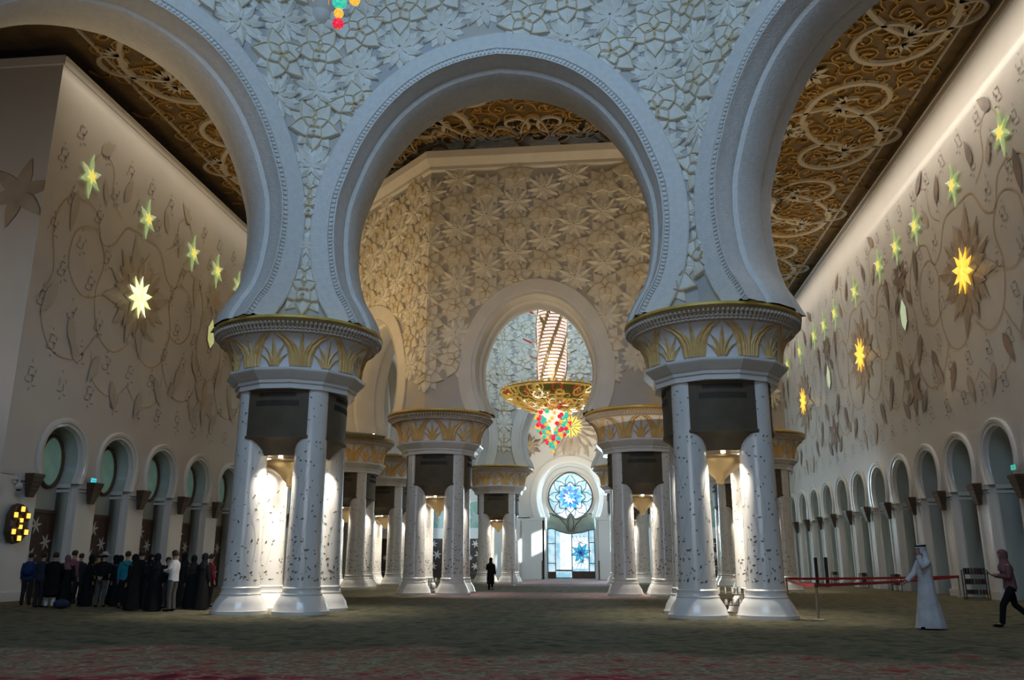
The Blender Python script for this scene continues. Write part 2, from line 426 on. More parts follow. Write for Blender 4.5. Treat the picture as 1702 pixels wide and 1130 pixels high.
# ------------------------------------------------------------------ near dome bay
CV1 = arch_curve(1, 1)
CV2 = arch_curve(.585, .652)
T1 = .41421
H1 = AP1 * T1
def near_bay():
    walls = []
    for nm, ang in (('wall_arcade_front', pi / 2), ('wall_arcade_left', pi * .75), ('wall_arcade_right', pi / 4)):
        F = oct_face(XC, YC1, AP1, ang, True)
        wl = arch_wall(nm, F, H1, T1, 2.7, CV1, 30, M['field']); walls.append((wl, F))
    Fc, Fl, Fr = walls[0][1], walls[1][1], walls[2][1]
    def wrap(u, z, h):
        uu = u
        while uu > H1: uu -= 2 * H1
        while uu < -H1: uu += 2 * H1
        hw = hwidth(z)
        if hw > 0 and abs(uu) < hw - .04: 
            tgt = (hw - .3) * (1 if uu > 0 else -1)
            if abs(uu) < hw - .3: u += tgt - uu
            h = min(h, .04)
        if u < -H1: return Fl.P(u + 2 * H1, z, -h)
        if u > H1: return Fr.P(u - 2 * H1, z, -h)
        return Fc.P(u, z, -h)
    ring = offset(CV1, .80)
    def hwidth(z):
        b = 0
        for (x0, z0), (x1, z1) in zip(ring[:len(ring) // 2], ring[1:len(ring) // 2 + 1]):
            if min(z0, z1) <= z <= max(z0, z1): b = max(b, -x0)
        return b
    def blocked(u, z):
        uu = u
        while uu > H1: uu -= 2 * H1
        while uu < -H1: uu += 2 * H1
        hw = hwidth(z)
        return abs(uu) < hw - .55 or z < 9.9
    # the crease column is what the eye meets first: start the grid on it
    def wrap2(u, z, h): return wrap(u - H1, z, h)
    def blocked2(u, z): return blocked(u - H1, z)
    relief_field('floral_relief', walls[0][0], wrap2, -H1 * 1.9, H1 * 3.9, 10.4, 26, blocked2)
    # stepped pier shoes on top of each capital
    return walls
NEAR = near_bay()

# ------------------------------------------------------------------ far dome bay
H2 = AP2 * T1
def far_bay():
    res = {}
    for nm, a in (('wall_bay_front', -pi / 2), ('wall_bay_front_left', -pi * .75), ('wall_bay_front_right', -pi * .25), ('wall_bay_left', pi), ('wall_bay_right', 0),
                  ('wall_bay_back', pi / 2), ('wall_bay_back_left', pi * .75), ('wall_bay_back_right', pi * .25)):
        F = oct_face(XC, YC2, AP2, a, False)
        wl = arch_wall(nm, F, H2, -T1, 2.7, CV2, 23.3, M['field'], dent=False, aw=.9); res[nm] = (wl, F)
        mb = MB()                                     # cornice on top of the wall
        prof = [(0, 22.9), (-.15, 23.0), (-.15, 23.2), (-.45, 23.6), (-.5, 24.0), (0, 24.05)]
        mb.grid([[F.P(sg * (H2 - T1 * d * 1.0), z, d) for sg in (-1, 1)] for d, z in prof], M['plaster'])
        mb.build('cornice', wl)
    seq = ['wall_bay_front_left', 'wall_bay_front', 'wall_bay_front_right']
    Fs = [res[k][1] for k in seq]
    ring = offset(CV2, .85)
    def hwidth(z):
        b = 0; h = len(ring) // 2
        for (x0, z0), (x1, z1) in zip(ring[:h], ring[1:h + 1]):
            if min(z0, z1) <= z <= max(z0, z1): b = max(b, abs(x0))
        return b
    def blk(u, z):
        u -= H2
        while u > H2: u -= 2 * H2
        while u < -H2: u += 2 * H2
        return abs(u) < hwidth(z) - .5 or z < 10.6
    # outside, towards us: each face's u axis runs right to left seen from outside, so wrap by the plan position
    def wrap(u, z, h):
        u -= H2                                       # u = 0 on the left crease... centre of the front at H2
        i = 1
        while u > H2: u -= 2 * H2; i += 1
        while u < -H2: u += 2 * H2; i -= 1
        if i < 0: u = -H2
        if i > 2: u = H2
        hw = hwidth(z)
        if hw > 0 and abs(u) < hw - .04:
            if abs(u) < hw - .3: u = (hw - .3) * (1 if u > 0 else -1)
            h = min(h, .04)
        i = max(0, min(2, i)); F = Fs[i]
        return F.P(-u if F.u.x < 0 or i != 1 else u, z, -h)
    relief_field('floral_relief', res['wall_bay_front'][0], wrap, -H2 * 1.95, H2 * 3.9, 11.2, 22.6, blk, du=1.6)
    # inside of the far faces
    apin = AP2 - 2.7; Hi = apin * T1
    Fi = [oct_face(XC, YC2, apin, a, True) for a in (pi * .75, pi / 2, pi * .25)]
    def wrapi(u, z, h):
        u -= Hi; i = 1
        while u > Hi: u -= 2 * Hi; i += 1
        while u < -Hi: u += 2 * Hi; i -= 1
        if i < 0: u = -Hi
        if i > 2: u = Hi
        hw = hwidth(z)
        if hw > 0 and abs(u) < hw - .04:
            if abs(u) < hw - .3: u = (hw - .3) * (1 if u > 0 else -1)
            h = min(h, .04)
        i = max(0, min(2, i)); return Fi[i].P(u, z, -h)
    def blki(u, z):
        u -= Hi
        while u > Hi: u -= 2 * Hi
        while u < -Hi: u += 2 * Hi
        return abs(u) < hwidth(z) - .4 or z < 10.6
    relief_field('floral_relief', res['wall_bay_back'][0], wrapi, -Hi * 1.95, Hi * 3.9, 11.2, 22.6, blki, du=1.6)
    return res
FAR = far_bay()

# ------------------------------------------------------------------ column clusters
def cluster_proto():
    s = .99
    root = empty('column_cluster')
    shaftprof = [(.88, 0), (.88, .10), (.84, .14), (.80, .30), (.70, .46), (.63, .56), (.64, .60), (.60, .64), (.59, .74), (.61, .78), (.565, .82), (.545, 1.2), (.52, 3.4), (.50, 5.4), (.50, 7.15)]
    smb = MB(); bmb = MB()
    bmb.lathe([p for p in shaftprof if p[1] <= .82], M['marble'], 28)
    smb.lathe([p for p in shaftprof if p[1] >= .82], M['marble'], 28)
    rnd = random.Random(3)
    def rad(z):
        for (r0, z0), (r1, z1) in zip(shaftprof, shaftprof[1:]):
            if z0 <= z <= z1: return lerp(r0, r1, (z - z0) / max(z1 - z0, 1e-6))
        return .5
    for i in range(240):                              # little dark shell leaves, thicker towards the foot
        z = 1.0 + 6.0 * (rnd.random() ** 1.9); a = rnd.random() * 2 * pi; sz = rnd.uniform(.03, .075) * (1.15 if z < 3.2 else .85)
        th = rnd.random() * pi; ct, st = cos(th), sin(th); q = []
        for (x, y) in ((sz, 0), (.25 * sz, .42 * sz), (-sz * .8, .12 * sz), (-.1 * sz, -.42 * sz)):
            xx = x * ct - y * st; yy = x * st + y * ct; zz = z + yy; r = rad(zz) + .007; aa = a + xx / r
            q.append((r * cos(aa), r * sin(aa), zz))
        smb.add(q, [(0, 1, 2, 3)], M['inlay'])
    for k in range(5):                                # pale vine running up
        a0 = k * 1.26 + .4
        for side in (-1, 1):
            pts = [(a0 + .34 * sin(z * 1.9 + k) * side, z) for z in [1.0 + .16 * i for i in range(22)]]
            A = [((rad(z) + .004) * cos(a), (rad(z) + .004) * sin(a), z) for a, z in pts]
            B = [((rad(z) + .004) * cos(a + .03), (rad(z) + .004) * sin(a + .03), z) for a, z in pts]
            smb.grid([A, B], M['inlay_vine'])
    s0 = smb.build('column_shaft', root, smooth=True, auto=40)
    b0 = bmb.build('column_base', s0, smooth=True, auto=40)
    for i, (x, y) in enumerate(((-s, -s), (s, -s), (s, s), (-s, s))):
        if i == 0: s0.location = (x, y, 0)
        else:
            c = s0.copy(); C.objects.link(c); c.parent = root; c.location = (x, y, 0); c.rotation_euler = (0, 0, i * 1.9)
            d = b0.copy(); C.objects.link(d); d.parent = c
    # core above the boxes and neck
    mb = MB(); r8 = pi / 8
    mb.lathe([(1.0, 4.9), (1.95, 5.6), (1.95, 6.95), (1.98, 7.0), (1.98, 7.18), (2.06, 7.22), (2.08, 7.36), (2.16, 7.46), (2.24, 7.62), (2.24, 7.70), (2.10, 7.74)], M['marble'], 8, rot=r8)
    # trim the corners so the shafts read between the boxes
    mb.v = [(x, y, z) for x, y, z in mb.v]
    nk = MB()
    nk.lathe([(1.98, 6.95), (1.98, 7.12), (2.03, 7.13), (2.05, 7.22), (2.10, 7.26), (2.18, 7.34), (2.30, 7.46), (2.33, 7.50), (2.33, 7.57), (2.14, 7.62)], M['marble'], 12, rot=pi / 12)
    nk.lathe([(1.06, 4.95), (1.06, 7.0)], M['plaster'], 8, rot=r8)
    nk.build('neck', root)
    cp = MB()
    capf = [(2.12, 7.58), (2.13, 7.85), (2.18, 8.15), (2.28, 8.40), (2.42, 8.60), (2.56, 8.70)]
    cp.lathe(capf, M['capwhite'], 48, cap=False)
    cp.lathe([(2.56, 8.70), (2.58, 8.71), (2.58, 8.73), (2.62, 8.745), (2.68, 8.80), (2.72, 8.90), (2.80, 8.98), (2.83, 9.05)], M['bowl'], 48, cap=False)
    cap = cp.build('capital', root, smooth=True, auto=35)
    rim = MB(); rim.lathe([(2.80, 9.03), (2.86, 9.06), (2.86, 9.13), (2.80, 9.16), (.5, 9.16)], M['rimgold'], 48, cap=False); rim.build('gilt_rim', cap, smooth=True, auto=35)
    dn = MB()
    NT = 480                                          # toothed rings under the rim
    def tooth(i, a, b): return a if (i // 2) % 2 else b
    dn.grid([[(rr * cos(2 * pi * i / NT), rr * sin(2 * pi * i / NT), zz) for i in range(NT)] for rr, zz in ((2.50, 8.64), (2.54, 8.66))] +
            [[(tooth(i, *rr) * cos(2 * pi * i / NT), tooth(i, *rr) * sin(2 * pi * i / NT), zz) for i in range(NT)] for rr, zz in (((2.60, 2.64), 8.67), ((2.60, 2.64), 8.74), ((2.66, 2.68), 8.75), ((2.68, 2.74), 8.85), ((2.70, 2.82), 8.87), ((2.74, 2.84), 8.95))], M['bead'], True)
    dn.build('bead_moulding', cap)
    lf = MB()
    def capr(z):
        for (r0, z0), (r1, z1) in zip(capf, capf[1:]):
            if z0 <= z <= z1: return lerp(r0, r1, (z - z0) / (z1 - z0))
        return capf[-1][0]
    def blade(a, pts, w0, up=.06):
        A = []; B = []; Mm = []
        n = len(pts)
        for i, (da, z) in enumerate(pts):
            t = i / (n - 1); ww = 1.6 * w0 * (1 - t) ** .6 * (.55 + .9 * t * (1 - t) * 2) + .006
            r = capr(z); p0 = pts[max(i - 1, 0)]; p1 = pts[min(i + 1, n - 1)]
            tx = (p1[0] - p0[0]) * r; tz = p1[1] - p0[1]; l = sqrt(tx * tx + tz * tz); nx, nz = tz / l, -tx / l
            for L_, sg, h in ((A, 1, .015), (B, -1, .015), (Mm, 0, up)):
                aa = a + da + sg * nx * ww / r; zz = min(z + sg * nz * ww, 8.69); rr = capr(zz) + h
                L_.append((rr * cos(aa), rr * sin(aa), zz))
        lf.grid([A, Mm, B], M['gold'])
    NB = 8
    for k in range(NB):
        stp = 2 * pi / NB; a = stp * k + stp / 2
        for sg in (-1, 1):                            # big spray arching over to meet its neighbour
            blade(a, [(sg * .13, 7.64), (sg * .14, 8.0), (sg * .18, 8.25), (sg * .26, 8.48), (sg * stp * .50, 8.66)], .075)
            blade(a, [(sg * .07, 7.64), (sg * .08, 8.05), (sg * .13, 8.32), (sg * .21, 8.52), (sg * .33, 8.68)], .06)
            blade(a, [(sg * .03, 7.64), (sg * .04, 8.0), (sg * .08, 8.25), (sg * .14, 8.42)], .05)
        blade(a, [(0, 7.64), (0, 8.1), (0, 8.4), (0, 8.68)], .07)
        b = a + stp / 2
        blade(b, [(0, 7.64), (0, 7.95), (0, 8.25), (0, 8.52)], .07)
        for sg in (-1, 1):
            blade(b, [(sg * .03, 7.64), (sg * .04, 7.9), (sg * .09, 8.12), (sg * .15, 8.30)], .055)
            blade(b, [(sg * .05, 7.64), (sg * .08, 7.78), (sg * .13, 7.90), (sg * .20, 8.02)], .05)
    lf.build('gilt_leaf_frieze', cap)
    # ventilation boxes
    def box_mesh():
        m = MB(); n = 10; rows = []
        prof = [(1.04, 5.42, .02), (1.04, 5.47, .02), (1.0, 5.49, 0), (1.0, 6.92, 0), (1.03, 6.94, .02), (1.03, 7.02, .02)]
        low = [(.60, 4.88, -.42), (.62, 4.93, -.40), (.66, 5.04, -.34), (.76, 5.18, -.22), (.90, 5.34, -.08), (1.04, 5.40, .02)]
        for hw, z, dy in low + prof:
            front = [(hw * (2 * i / n - 1), -(1.50 + .20 * (1 - (2 * i / n - 1) ** 2) * (hw ** .5)) - dy, z) for i in range(n + 1)]
            rows.append(front + [(hw, -1.0, z), (-hw, -1.0, z)])
        m.grid(rows, M['bronze'], True)
        m.add(rows[0], [tuple(range(len(rows[0])))], M['bowl']); m.add(rows[-1], [tuple(range(len(rows[0])))], M['bronze'])
        return m
    bx = box_mesh().build('vent_box', root, smooth=True, auto=30)
    grs = []
    for (z0, z1, hw) in ((6.72, 6.86, .62), (6.42, 6.60, .72)):
        g = MB(); N = 34; A = []; B = []
        def fy(x, o): return -(1.50 + .20 * (1 - (x / 1.0) ** 2)) - o
        for i in range(N * 2):
            x = -hw + hw * i / N; o = .012 if i % 2 else -.004
            for xx in (x, x + hw / N * .98): A.append((xx, fy(xx, o), z0)); B.append((xx, fy(xx, o), z1))
        g.grid([A, B], M['grille']); grs.append(g.build('vent_grille', bx))
    for i in range(1, 4):
        c = bx.copy(); C.objects.link(c); c.parent = root; c.rotation_euler = (0, 0, i * pi / 2)
        for gr in grs:
            d = gr.copy(); C.objects.link(d); d.parent = c
    # bowl lamp in the middle
    l = MB(); l.lathe([(.06, 3.95), (.12, 4.0), (.14, 4.10), (.30, 4.26), (.62, 4.50), (.88, 4.66), (.92, 4.74), (.92, 4.80), (.70, 4.82)], M['bowl'], 28, cap=True)
    bowl = l.build('lamp_bowl', root, smooth=True, auto=35)
    l = MB(); l.lathe([(.075, 4.885), (.075, 4.92), (.05, 4.93)], M['lampwhite'], 8); d0 = l.build('downlight', bowl)
    for k in range(8):
        a = k * pi / 4; r = .80 if k % 2 else 1.0
        d = d0 if k == 0 else d0.copy()
        if k: C.objects.link(d); d.parent = bowl
        d.location = (r * cos(a), r * sin(a), -.075 if k % 2 else -.06)
    return root
proto = cluster_proto()
ptree = tree_of(proto)
SP1 = (AP1 + 1.45) ; SP2 = AP2 - 1.4
clus = [
    ((XC - 7.04, 27.45), 'large white four-column cluster with gilt capital left of the central arch, nearest on the left', 1.0),
    ((XC + 7.04, 27.45), 'large white four-column cluster with gilt capital right of the central arch, nearest on the right', 1.0),
    ((XC - 5.30, 44.45), 'four-column cluster at the left foot of the beige second arch', .8),
    ((XC + 5.30, 44.45), 'four-column cluster at the right foot of the beige second arch', .8),
    ((XC - 12.85, 52.9), 'four-column cluster with small spotlights on its capital, left of the second arch', .8),
    ((XC + 12.85, 53.3), 'four-column cluster peeking out right of the nearest right cluster beside the flowered wall', .8),
    ((XC - 12.85, 62.6), 'distant four-column cluster left of the second arch, behind the one with the spotlight', .8),
    ((XC + 12.85, 62.6), 'distant four-column cluster seen between the shafts of the nearest right cluster', .8),
    ((XC - 5.30, 70.0), 'distant four-column cluster left of the stained glass window, behind the woman in black', .8),
    ((XC + 5.30, 70.0), 'distant four-column cluster right of the stained glass window, behind the second right cluster', .8),
]
for i, ((x, y), lab, pw) in enumerate(clus):
    o = proto if i == 0 else copy_from(ptree)
    o.location = (x, y, 0); tag(o, lab, 'column', 'four-column clusters under the arches')
    if i > 0: o.rotation_euler = (0, 0, (i % 4) * pi / 2)
    for k in range(4):
        a = k * pi / 2
        lx, ly = x + 1.12 * cos(a), y + 1.12 * sin(a)
        spot('cluster_downlight', (lx, ly, 4.84), (lx - .25 * cos(a), ly - .25 * sin(a), 0), 430 * pw, (1.0, .91, .78), 110, .7, .05)

# ------------------------------------------------------------------ floor and ceiling
mb = MB(); mb.add([(-42, -8, 0), (30, -8, 0), (30, 92, 0), (-42, 92, 0)], [(0, 1, 2, 3)], M['floor']); struct(mb.build('floor'))
mb = MB(); mb.add([(-42, 12, ZCEIL + .35), (30, 12, ZCEIL + .35), (30, YEND + 1, ZCEIL + .35), (-42, YEND + 1, ZCEIL + .35)], [(3, 2, 1, 0)], M['ceil'])
ceil = struct(mb.build('ceiling'))
def in_oct(x, y, yc, ap):
    dx, dy = abs(x - XC), abs(y - yc); return max(dx, dy, (dx + dy) * .7071) < ap
def ceiling_scrolls():
    z = ZCEIL + .33
    wb = MB(); gb = MB(); rnd = random.Random(11)
    def band(mb, pts, w0, w1, h, mt):
        A = []; B = []; A2 = []; B2 = []; n = len(pts)
        for i, (x, y) in enumerate(pts):
            a = pts[max(i - 1, 0)]; b = pts[min(i + 1, n - 1)]; tx, ty = b[0] - a[0], b[1] - a[1]; l = sqrt(tx * tx + ty * ty) or 1
            w_ = lerp(w0, w1, i / (n - 1)) / 2; nx, ny = -ty / l * w_, tx / l * w_
            A.append((x + nx, y + ny, z)); B.append((x - nx, y - ny, z)); A2.append((x + nx * .6, y + ny * .6, z - h)); B2.append((x - nx * .6, y - ny * .6, z - h))
        mb.grid([A, A2, B2, B], mt)
    def spiral(x, y, a0, R, turns, sg, n=26, k=.88):
        out = []
        for i in range(n + 1):
            t = i / n; r = R * (1 - k * t); a = a0 + sg * turns * 2 * pi * t
            out.append((x + r * cos(a), y + r * sin(a)))
        return out
    def ok(x, y, m=0): return not in_oct(x, y, YC2, AP2 - .6 + m) and not in_oct(x, y, YC1, AP1 + 2.4 + m) and XL + .5 < x < XR - .5 and 16 < y < YEND
    # big white scrolls: mirrored about the middle of each field
    def scroll(x, y, sx, sy, R):
        T = lambda pts: [(x + sx * p[0], y + sy * p[1]) for p in pts]
        if not ok(x, y, -.5): return
        main = spiral(0, 0, 0, R, 1.25, 1, 34, .78)
        band(wb, T(main), .44, .26, .14, M['ceilwhite'])
        tail = spline([(R, 0), (R * 1.02, -R * .8), (R * .5, -R * 1.7), (-R * .3, -R * 2.3), (-R * 1.1, -R * 2.1)], 7)
        band(wb, T(tail), .44, .28, .14, M['ceilwhite'])
        small = spiral(-R * 1.1, -R * 1.6, -pi / 2, R * .5, 1.1, -1, 22)
        band(wb, T(small), .30, .16, .12, M['ceilwhite'])
        for (cx_, cy_, rr, aa) in ((R * .25, R * .1, R * .34, .4), (-R * .3, -R * 2.3, R * .42, 2.0), (R * .9, -R * 1.1, R * .36, 5.2)):
            for k in range(5):                        # leaf sprays
                a = aa + (k - 2) * .45; P = petal_pts(rr, rr * .14, 5)
                A = [(cx_ + p * cos(a) - q * sin(a), cy_ + p * sin(a) + q * cos(a)) for p, q in P]; B = [(cx_ + p * cos(a) + q * sin(a), cy_ + p * sin(a) - q * cos(a)) for p, q in P]
                wb.grid([[(*c_, z - .16) for c_ in T(A)], [(*c_, z - .16) for c_ in T(B)]], M['ceilwhite'])
    for side in (-1, 1):
        wallx = XL if side < 0 else XR
        y = 19.0; j = 0
        while y < 80:
            for i, off in enumerate((3.6, 9.4, 14.8)):
                x = wallx - side * off
                if abs(x - XC) < 2: continue
                scroll(x, y + (2.8 if i % 2 else 0), side * (1 if (j + i) % 2 else -1), 1 if j % 2 else -1, 2.3 if i != 1 else 1.9)
            # flower between scrolls
            x = wallx - side * 6.6
            if ok(x, y + 2.6):
                for k in range(8):
                    a = k * pi / 4; P = petal_pts(1.0, .2, 5)
                    A = [(x + p * cos(a) - q * sin(a), y + 2.6 + p * sin(a) + q * cos(a), z - .18) for p, q in P]; B = [(x + p * cos(a) + q * sin(a), y + 2.6 + p * sin(a) - q * cos(a), z - .18) for p, q in P]
                    wb.grid([A, B], M['ceilwhite'])
            y += 5.6; j += 1
        # border ribbon next to the wall
        xb = wallx - side * .75
        band(wb, [(xb, 17 + q * .5) for q in range(130)], .16, .16, .10, M['ceilwhite'])
    for sg in (-1, 1):
        for (dx, yy, R, sy) in ((3.1, 33.0, 1.9, 1), (3.4, 38.4, 2.1, -1), (8.2, 35.5, 2.2, 1), (.9, 36.0, 1.0, -1)):
            scroll(XC + sg * dx, yy, sg, sy, R)
    wb.build('white_scroll_relief', ceil)
    # fine gold vines everywhere
    xs = XL + .9
    y = 18.0; row = 0
    while y < 76:
        x = XL + .8 + (.65 if row % 2 else 0)
        while x < XR - .6:
            if ok(x, y, .2):
                sg = 1 if (row + int(x)) % 2 else -1; R = rnd.uniform(.45, .72); a0 = rnd.random() * 6.28
                sp = spiral(x, y, a0, R, rnd.uniform(.9, 1.4), sg, 13)
                band(gb, sp, .11, .06, .10, M['ceilgold'])
                e = sp[0]; b = a0 + sg * -1.5; tail = [e, (e[0] + .4 * cos(b), e[1] + .4 * sin(b)), (e[0] + .8 * cos(b + sg * .7), e[1] + .8 * sin(b + sg * .7)), (e[0] + 1.0 * cos(b + sg * 1.3), e[1] + 1.0 * sin(b + sg * 1.3))]
                band(gb, tail, .11, .05, .10, M['ceilgold'])
                for q in range(2):
                    aa = rnd.random() * 6.28; P = petal_pts(.32, .09, 3)
                    gb.grid([[(x + p * cos(aa) - w_ * sin(aa), y + p * sin(aa) + w_ * cos(aa), z - .09) for p, w_ in P], [(x + p * cos(aa) + w_ * sin(aa), y + p * sin(aa) - w_ * cos(aa), z - .09) for p, w_ in P]], M['ceilgold'])
            x += 1.25
        y += 1.05; row += 1
    gb.build('gold_vine_relief', ceil)
    # pierced black border round the far dome bay, with white lattice
    db = MB(); lb = MB(); apo, api = AP2 + 1.5, AP2 - .1
    for k in range(8):
        a0 = pi / 8 + k * pi / 4; a1 = a0 + pi / 4
        q = lambda ap, a: (XC + ap / cos(pi / 8) * cos(a), YC2 + ap / cos(pi / 8) * sin(a))
        p0, p1, p2, p3 = q(api, a0), q(api, a1), q(apo, a1), q(apo, a0)
        db.add([(*p, z - .05) for p in (p0, p1, p2, p3)], [(3, 2, 1, 0)], M['dark'])
        N = 7
        for i in range(N):
            t0 = i / N; t1 = (i + 1) / N; tm = (t0 + t1) / 2
            def on(t, s_): 
                a_ = Vector((lerp(p0[0], p1[0], t), lerp(p0[1], p1[1], t))); b_ = Vector((lerp(p3[0], p2[0], t), lerp(p3[1], p2[1], t))); c_ = a_.lerp(b_, s_); return (c_.x, c_.y)
            hgt = .8 if i != 3 else 1.5
            crv = spline([on(t0, 0), on(lerp(t0, t1, .18), .55 * hgt), on(tm, .95 * hgt), on(lerp(t0, t1, .82), .55 * hgt), on(t1, 0)], 5)
            band(lb, crv, .12, .12, .2, M['ceilwhite'])
            band(lb, spline([on(t0, 0), on(tm, .45), on(t1, 0)], 4), .09, .09, .2, M['ceilgold'])
            band(lb, spline([on(t0 + .01, .9), on(tm, .3), on(t1 - .01, .9)], 4), .08, .08, .2, M['ceilgold'])
    db.build('pierced_border', ceil); lb.build('border_lattice', ceil)
ceiling_scrolls()

# ------------------------------------------------------------------ side walls with flower inlay
PER = 16.8; C0 = 39.75
def side_wall(side):
    X = XL if side < 0 else XR
    n = -side                                          # towards the nave
    y0 = 31.6 if side < 0 else 22.0
    y1 = YEND
    pitch, first = (4.33, 35.45) if side < 0 else (4.22, 35.02)
    H = [(1.18, 5.0), (1.27, 5.25), (1.38, 5.6), (1.43, 6.0), (1.40, 6.35), (1.25, 6.8), (.95, 7.15), (.5, 7.38), (0, 7.47)]
    sp = spline(H, 2); cv = [(-x, z) for x, z in sp] + [(x, z) for x, z in reversed(sp[:-1])]
    out = offset(cv, .36)
    P = lambda y, z, d=0: (X + side * d, y, z)          # d into the wall
    wb = MB()
    k = math.ceil((y0 + 1.9 - first) / pitch); ks = []
    while first + k * pitch + 2.0 < y1: ks.append(k); k += 1
    zt = 8.4
    prev = y0
    mids = [first + (q + .5) * pitch for q in ks]
    for idx, q in enumerate(ks):
        c = first + q * pitch; a = prev if idx == 0 else mids[idx - 1]; b = mids[idx] if idx < len(ks) - 1 else y1
        h = len(out) // 2
        wb.grid([[P(a, z) for x, z in out[:h + 1]], [P(c + x, z) for x, z in out[:h + 1]]], M['wall'])
        wb.grid([[P(c + x, z) for x, z in out[h:]], [P(b, z) for x, z in out[h:]]], M['wall'])
        za = out[h][1]
        wb.add([P(a, za), P(c, za), P(c, zt), P(a, zt)], [(0, 1, 2, 3)], M['wall']); wb.add([P(c, za), P(b, za), P(b, zt), P(c, zt)], [(0, 1, 2, 3)], M['wall'])
        # pier sides down to the floor
        zb = out[0][1]
        wb.add([P(a, 0), P(c - 1.42, 0), P(c - 1.42, zb), P(a, zb)], [(0, 1, 2, 3)], M['archwhite']); wb.add([P(c + 1.42, 0), P(b, 0), P(b, zb), P(c + 1.42, zb)], [(0, 1, 2, 3)], M['archwhite'])
    tp = 23.95 if side < 0 else 24.45
    wb.grid([[P(y0, zt), P(y1, zt)], [P(y0, tp - .45), P(y1, tp - .45)], [P(y0, tp - .42, -.05), P(y1, tp - .42, -.05)], [P(y0, tp - .06, -.05), P(y1, tp - .06, -.05)], [P(y0, tp, -.1), P(y1, tp, -.1)], [P(y0, tp, .3), P(y1, tp, .3)]], M['wall'])
    wl = struct(wb.build('wall_left' if side < 0 else 'wall_right'))
    # arcade: soffit, jambs, back wall per bay
    depth = .9 if side < 0 else 1.4
    ab = MB(); jb = MB()
    secs = [(.36, 0), (.36, -.10), (.30, -.14), (.16, -.12), (.12, -.06), (0, -.04), (0, .12), (-.04, .2)]
    for q in ks:
        c = first + q * pitch
        ab.grid([[P(c + x, z, d) for x, z in offset(cv, o)] for o, d in secs], M['archwhite'])
        cin = offset(cv, -.04)
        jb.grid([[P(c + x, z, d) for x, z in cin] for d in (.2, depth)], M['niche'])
        for sg in (-1, 1):
            ab.add([P(c + sg * 1.42, 0, 0), P(c + sg * 1.42, 0, .3), P(c + sg * 1.42, 5.0, .3), P(c + sg * 1.42, 5.0, 0)], [(0, 1, 2, 3)], M['archwhite'])
            ab.add([P(c + sg * 1.42, 0, .3), P(c + sg * 1.22, 0, .3), P(c + sg * 1.22, 5, .3), P(c + sg * 1.42, 5, .3)], [(0, 1, 2, 3)], M['archwhite'])
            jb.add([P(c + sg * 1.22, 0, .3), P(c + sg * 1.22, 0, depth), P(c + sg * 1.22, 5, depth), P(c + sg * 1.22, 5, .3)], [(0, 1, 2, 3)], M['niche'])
            # string course inside
            for (z0, z1, pr) in ((4.62, 4.74, .05), (4.82, 5.0, .10)):
                jb.add([P(c + sg * (1.22 - pr), z0, .2), P(c + sg * (1.22 - pr), z0, depth), P(c + sg * (1.22 - pr), z1, depth), P(c + sg * (1.22 - pr), z1, .2), P(c + sg * 1.22, z0, .2), P(c + sg * 1.22, z0, depth), P(c + sg * 1.22, z1, .2), P(c + sg * 1.22, z1, depth)],
                       [(0, 1, 2, 3), (0, 1, 5, 4), (2, 3, 6, 7)], M['archwhite'])
    ab.build('arcade_moulding', wl, smooth=True, auto=35); jb.build('arcade_niche', wl, smooth=True, auto=35)
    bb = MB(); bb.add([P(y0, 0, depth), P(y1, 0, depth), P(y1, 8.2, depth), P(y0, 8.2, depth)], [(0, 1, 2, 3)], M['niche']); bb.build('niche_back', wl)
    # cornice on the piers
    cb = MB()
    ms = [first + (q - .5) * pitch for q in ks] + [first + (ks[-1] + .5) * pitch]
    for m_ in ms:
        a, b = max(m_ - .76, y0), m_ + .76
        if b <= a: continue
        for z0, z1, pr in ((4.66, 4.76, .06), (4.80, 4.92, .12), (4.92, 5.02, .06)): cb.box(min(X, X - side * pr), max(X, X - side * pr), a, b, z0, z1, M['archwhite'])
        # slim pilaster strips
        for off in ((-.62, .46) if side > 0 else ()): cb.box(min(X, X - side * .07), max(X, X - side * .07), max(m_ + off, y0), m_ + off + .16, 0, 4.62, M['archwhite'])
        cb.box(min(X, X - side * .14), max(X, X - side * .14), max(m_ - .74, y0), m_ + .74, 0, .35, M['archwhite'])
    cb.build('pier_cornice', wl)
    # bronze brackets between the arches, one thing each
    sidew = 'left' if side < 0 else 'right'
    def bracket():
        b_ = MB(); rows = []
        for z, hw, dp in ((5.12, .36, .42), (5.06, .36, .42), (4.15, .17, .16)):
            rows.append([(0, -hw, z), (n * dp, -hw, z), (n * dp, hw, z), (0, hw, z)])
        b_.grid(rows, M['slat'], True); b_.add(rows[0], [(0, 1, 2, 3)], M['slat']); b_.add(rows[-1], [(3, 2, 1, 0)], M['slat'])
        r = b_.build('wall_bracket'); s_ = MB()
        for i in range(5):
            z = 4.30 + i * .17; t = (z - 4.15) / .91; hw = lerp(.17, .36, t) + .015; dp = lerp(.16, .42, t) + .015
            s_.box(min(0, n * dp), max(0, n * dp), -hw, hw, z, z + .06, M['brown'])
        s_.build('bracket_slat', r); return r
    pb = bracket(); pt = tree_of(pb); cnt = 0
    for m_ in ms:
        if m_ < (31.8 if side < 0 else 36) or m_ > 80: continue
        o = pb if cnt == 0 else copy_from(pt)
        o.location = (X - side * .13, m_, 0); cnt += 1
        ordn = ['first', 'second', 'third', 'fourth', 'fifth', 'sixth', 'seventh', 'eighth', 'ninth', 'tenth', 'eleventh', 'twelfth'][min(cnt - 1, 11)]
        tag(o, 'dark bronze tapered bracket on the %s wall arcade, %s from the picture edge' % (sidew, ordn), 'bracket', 'bronze brackets between the wall arches')
    # ---- inlay
    ib = MB(); LH = [0]
    e = .02
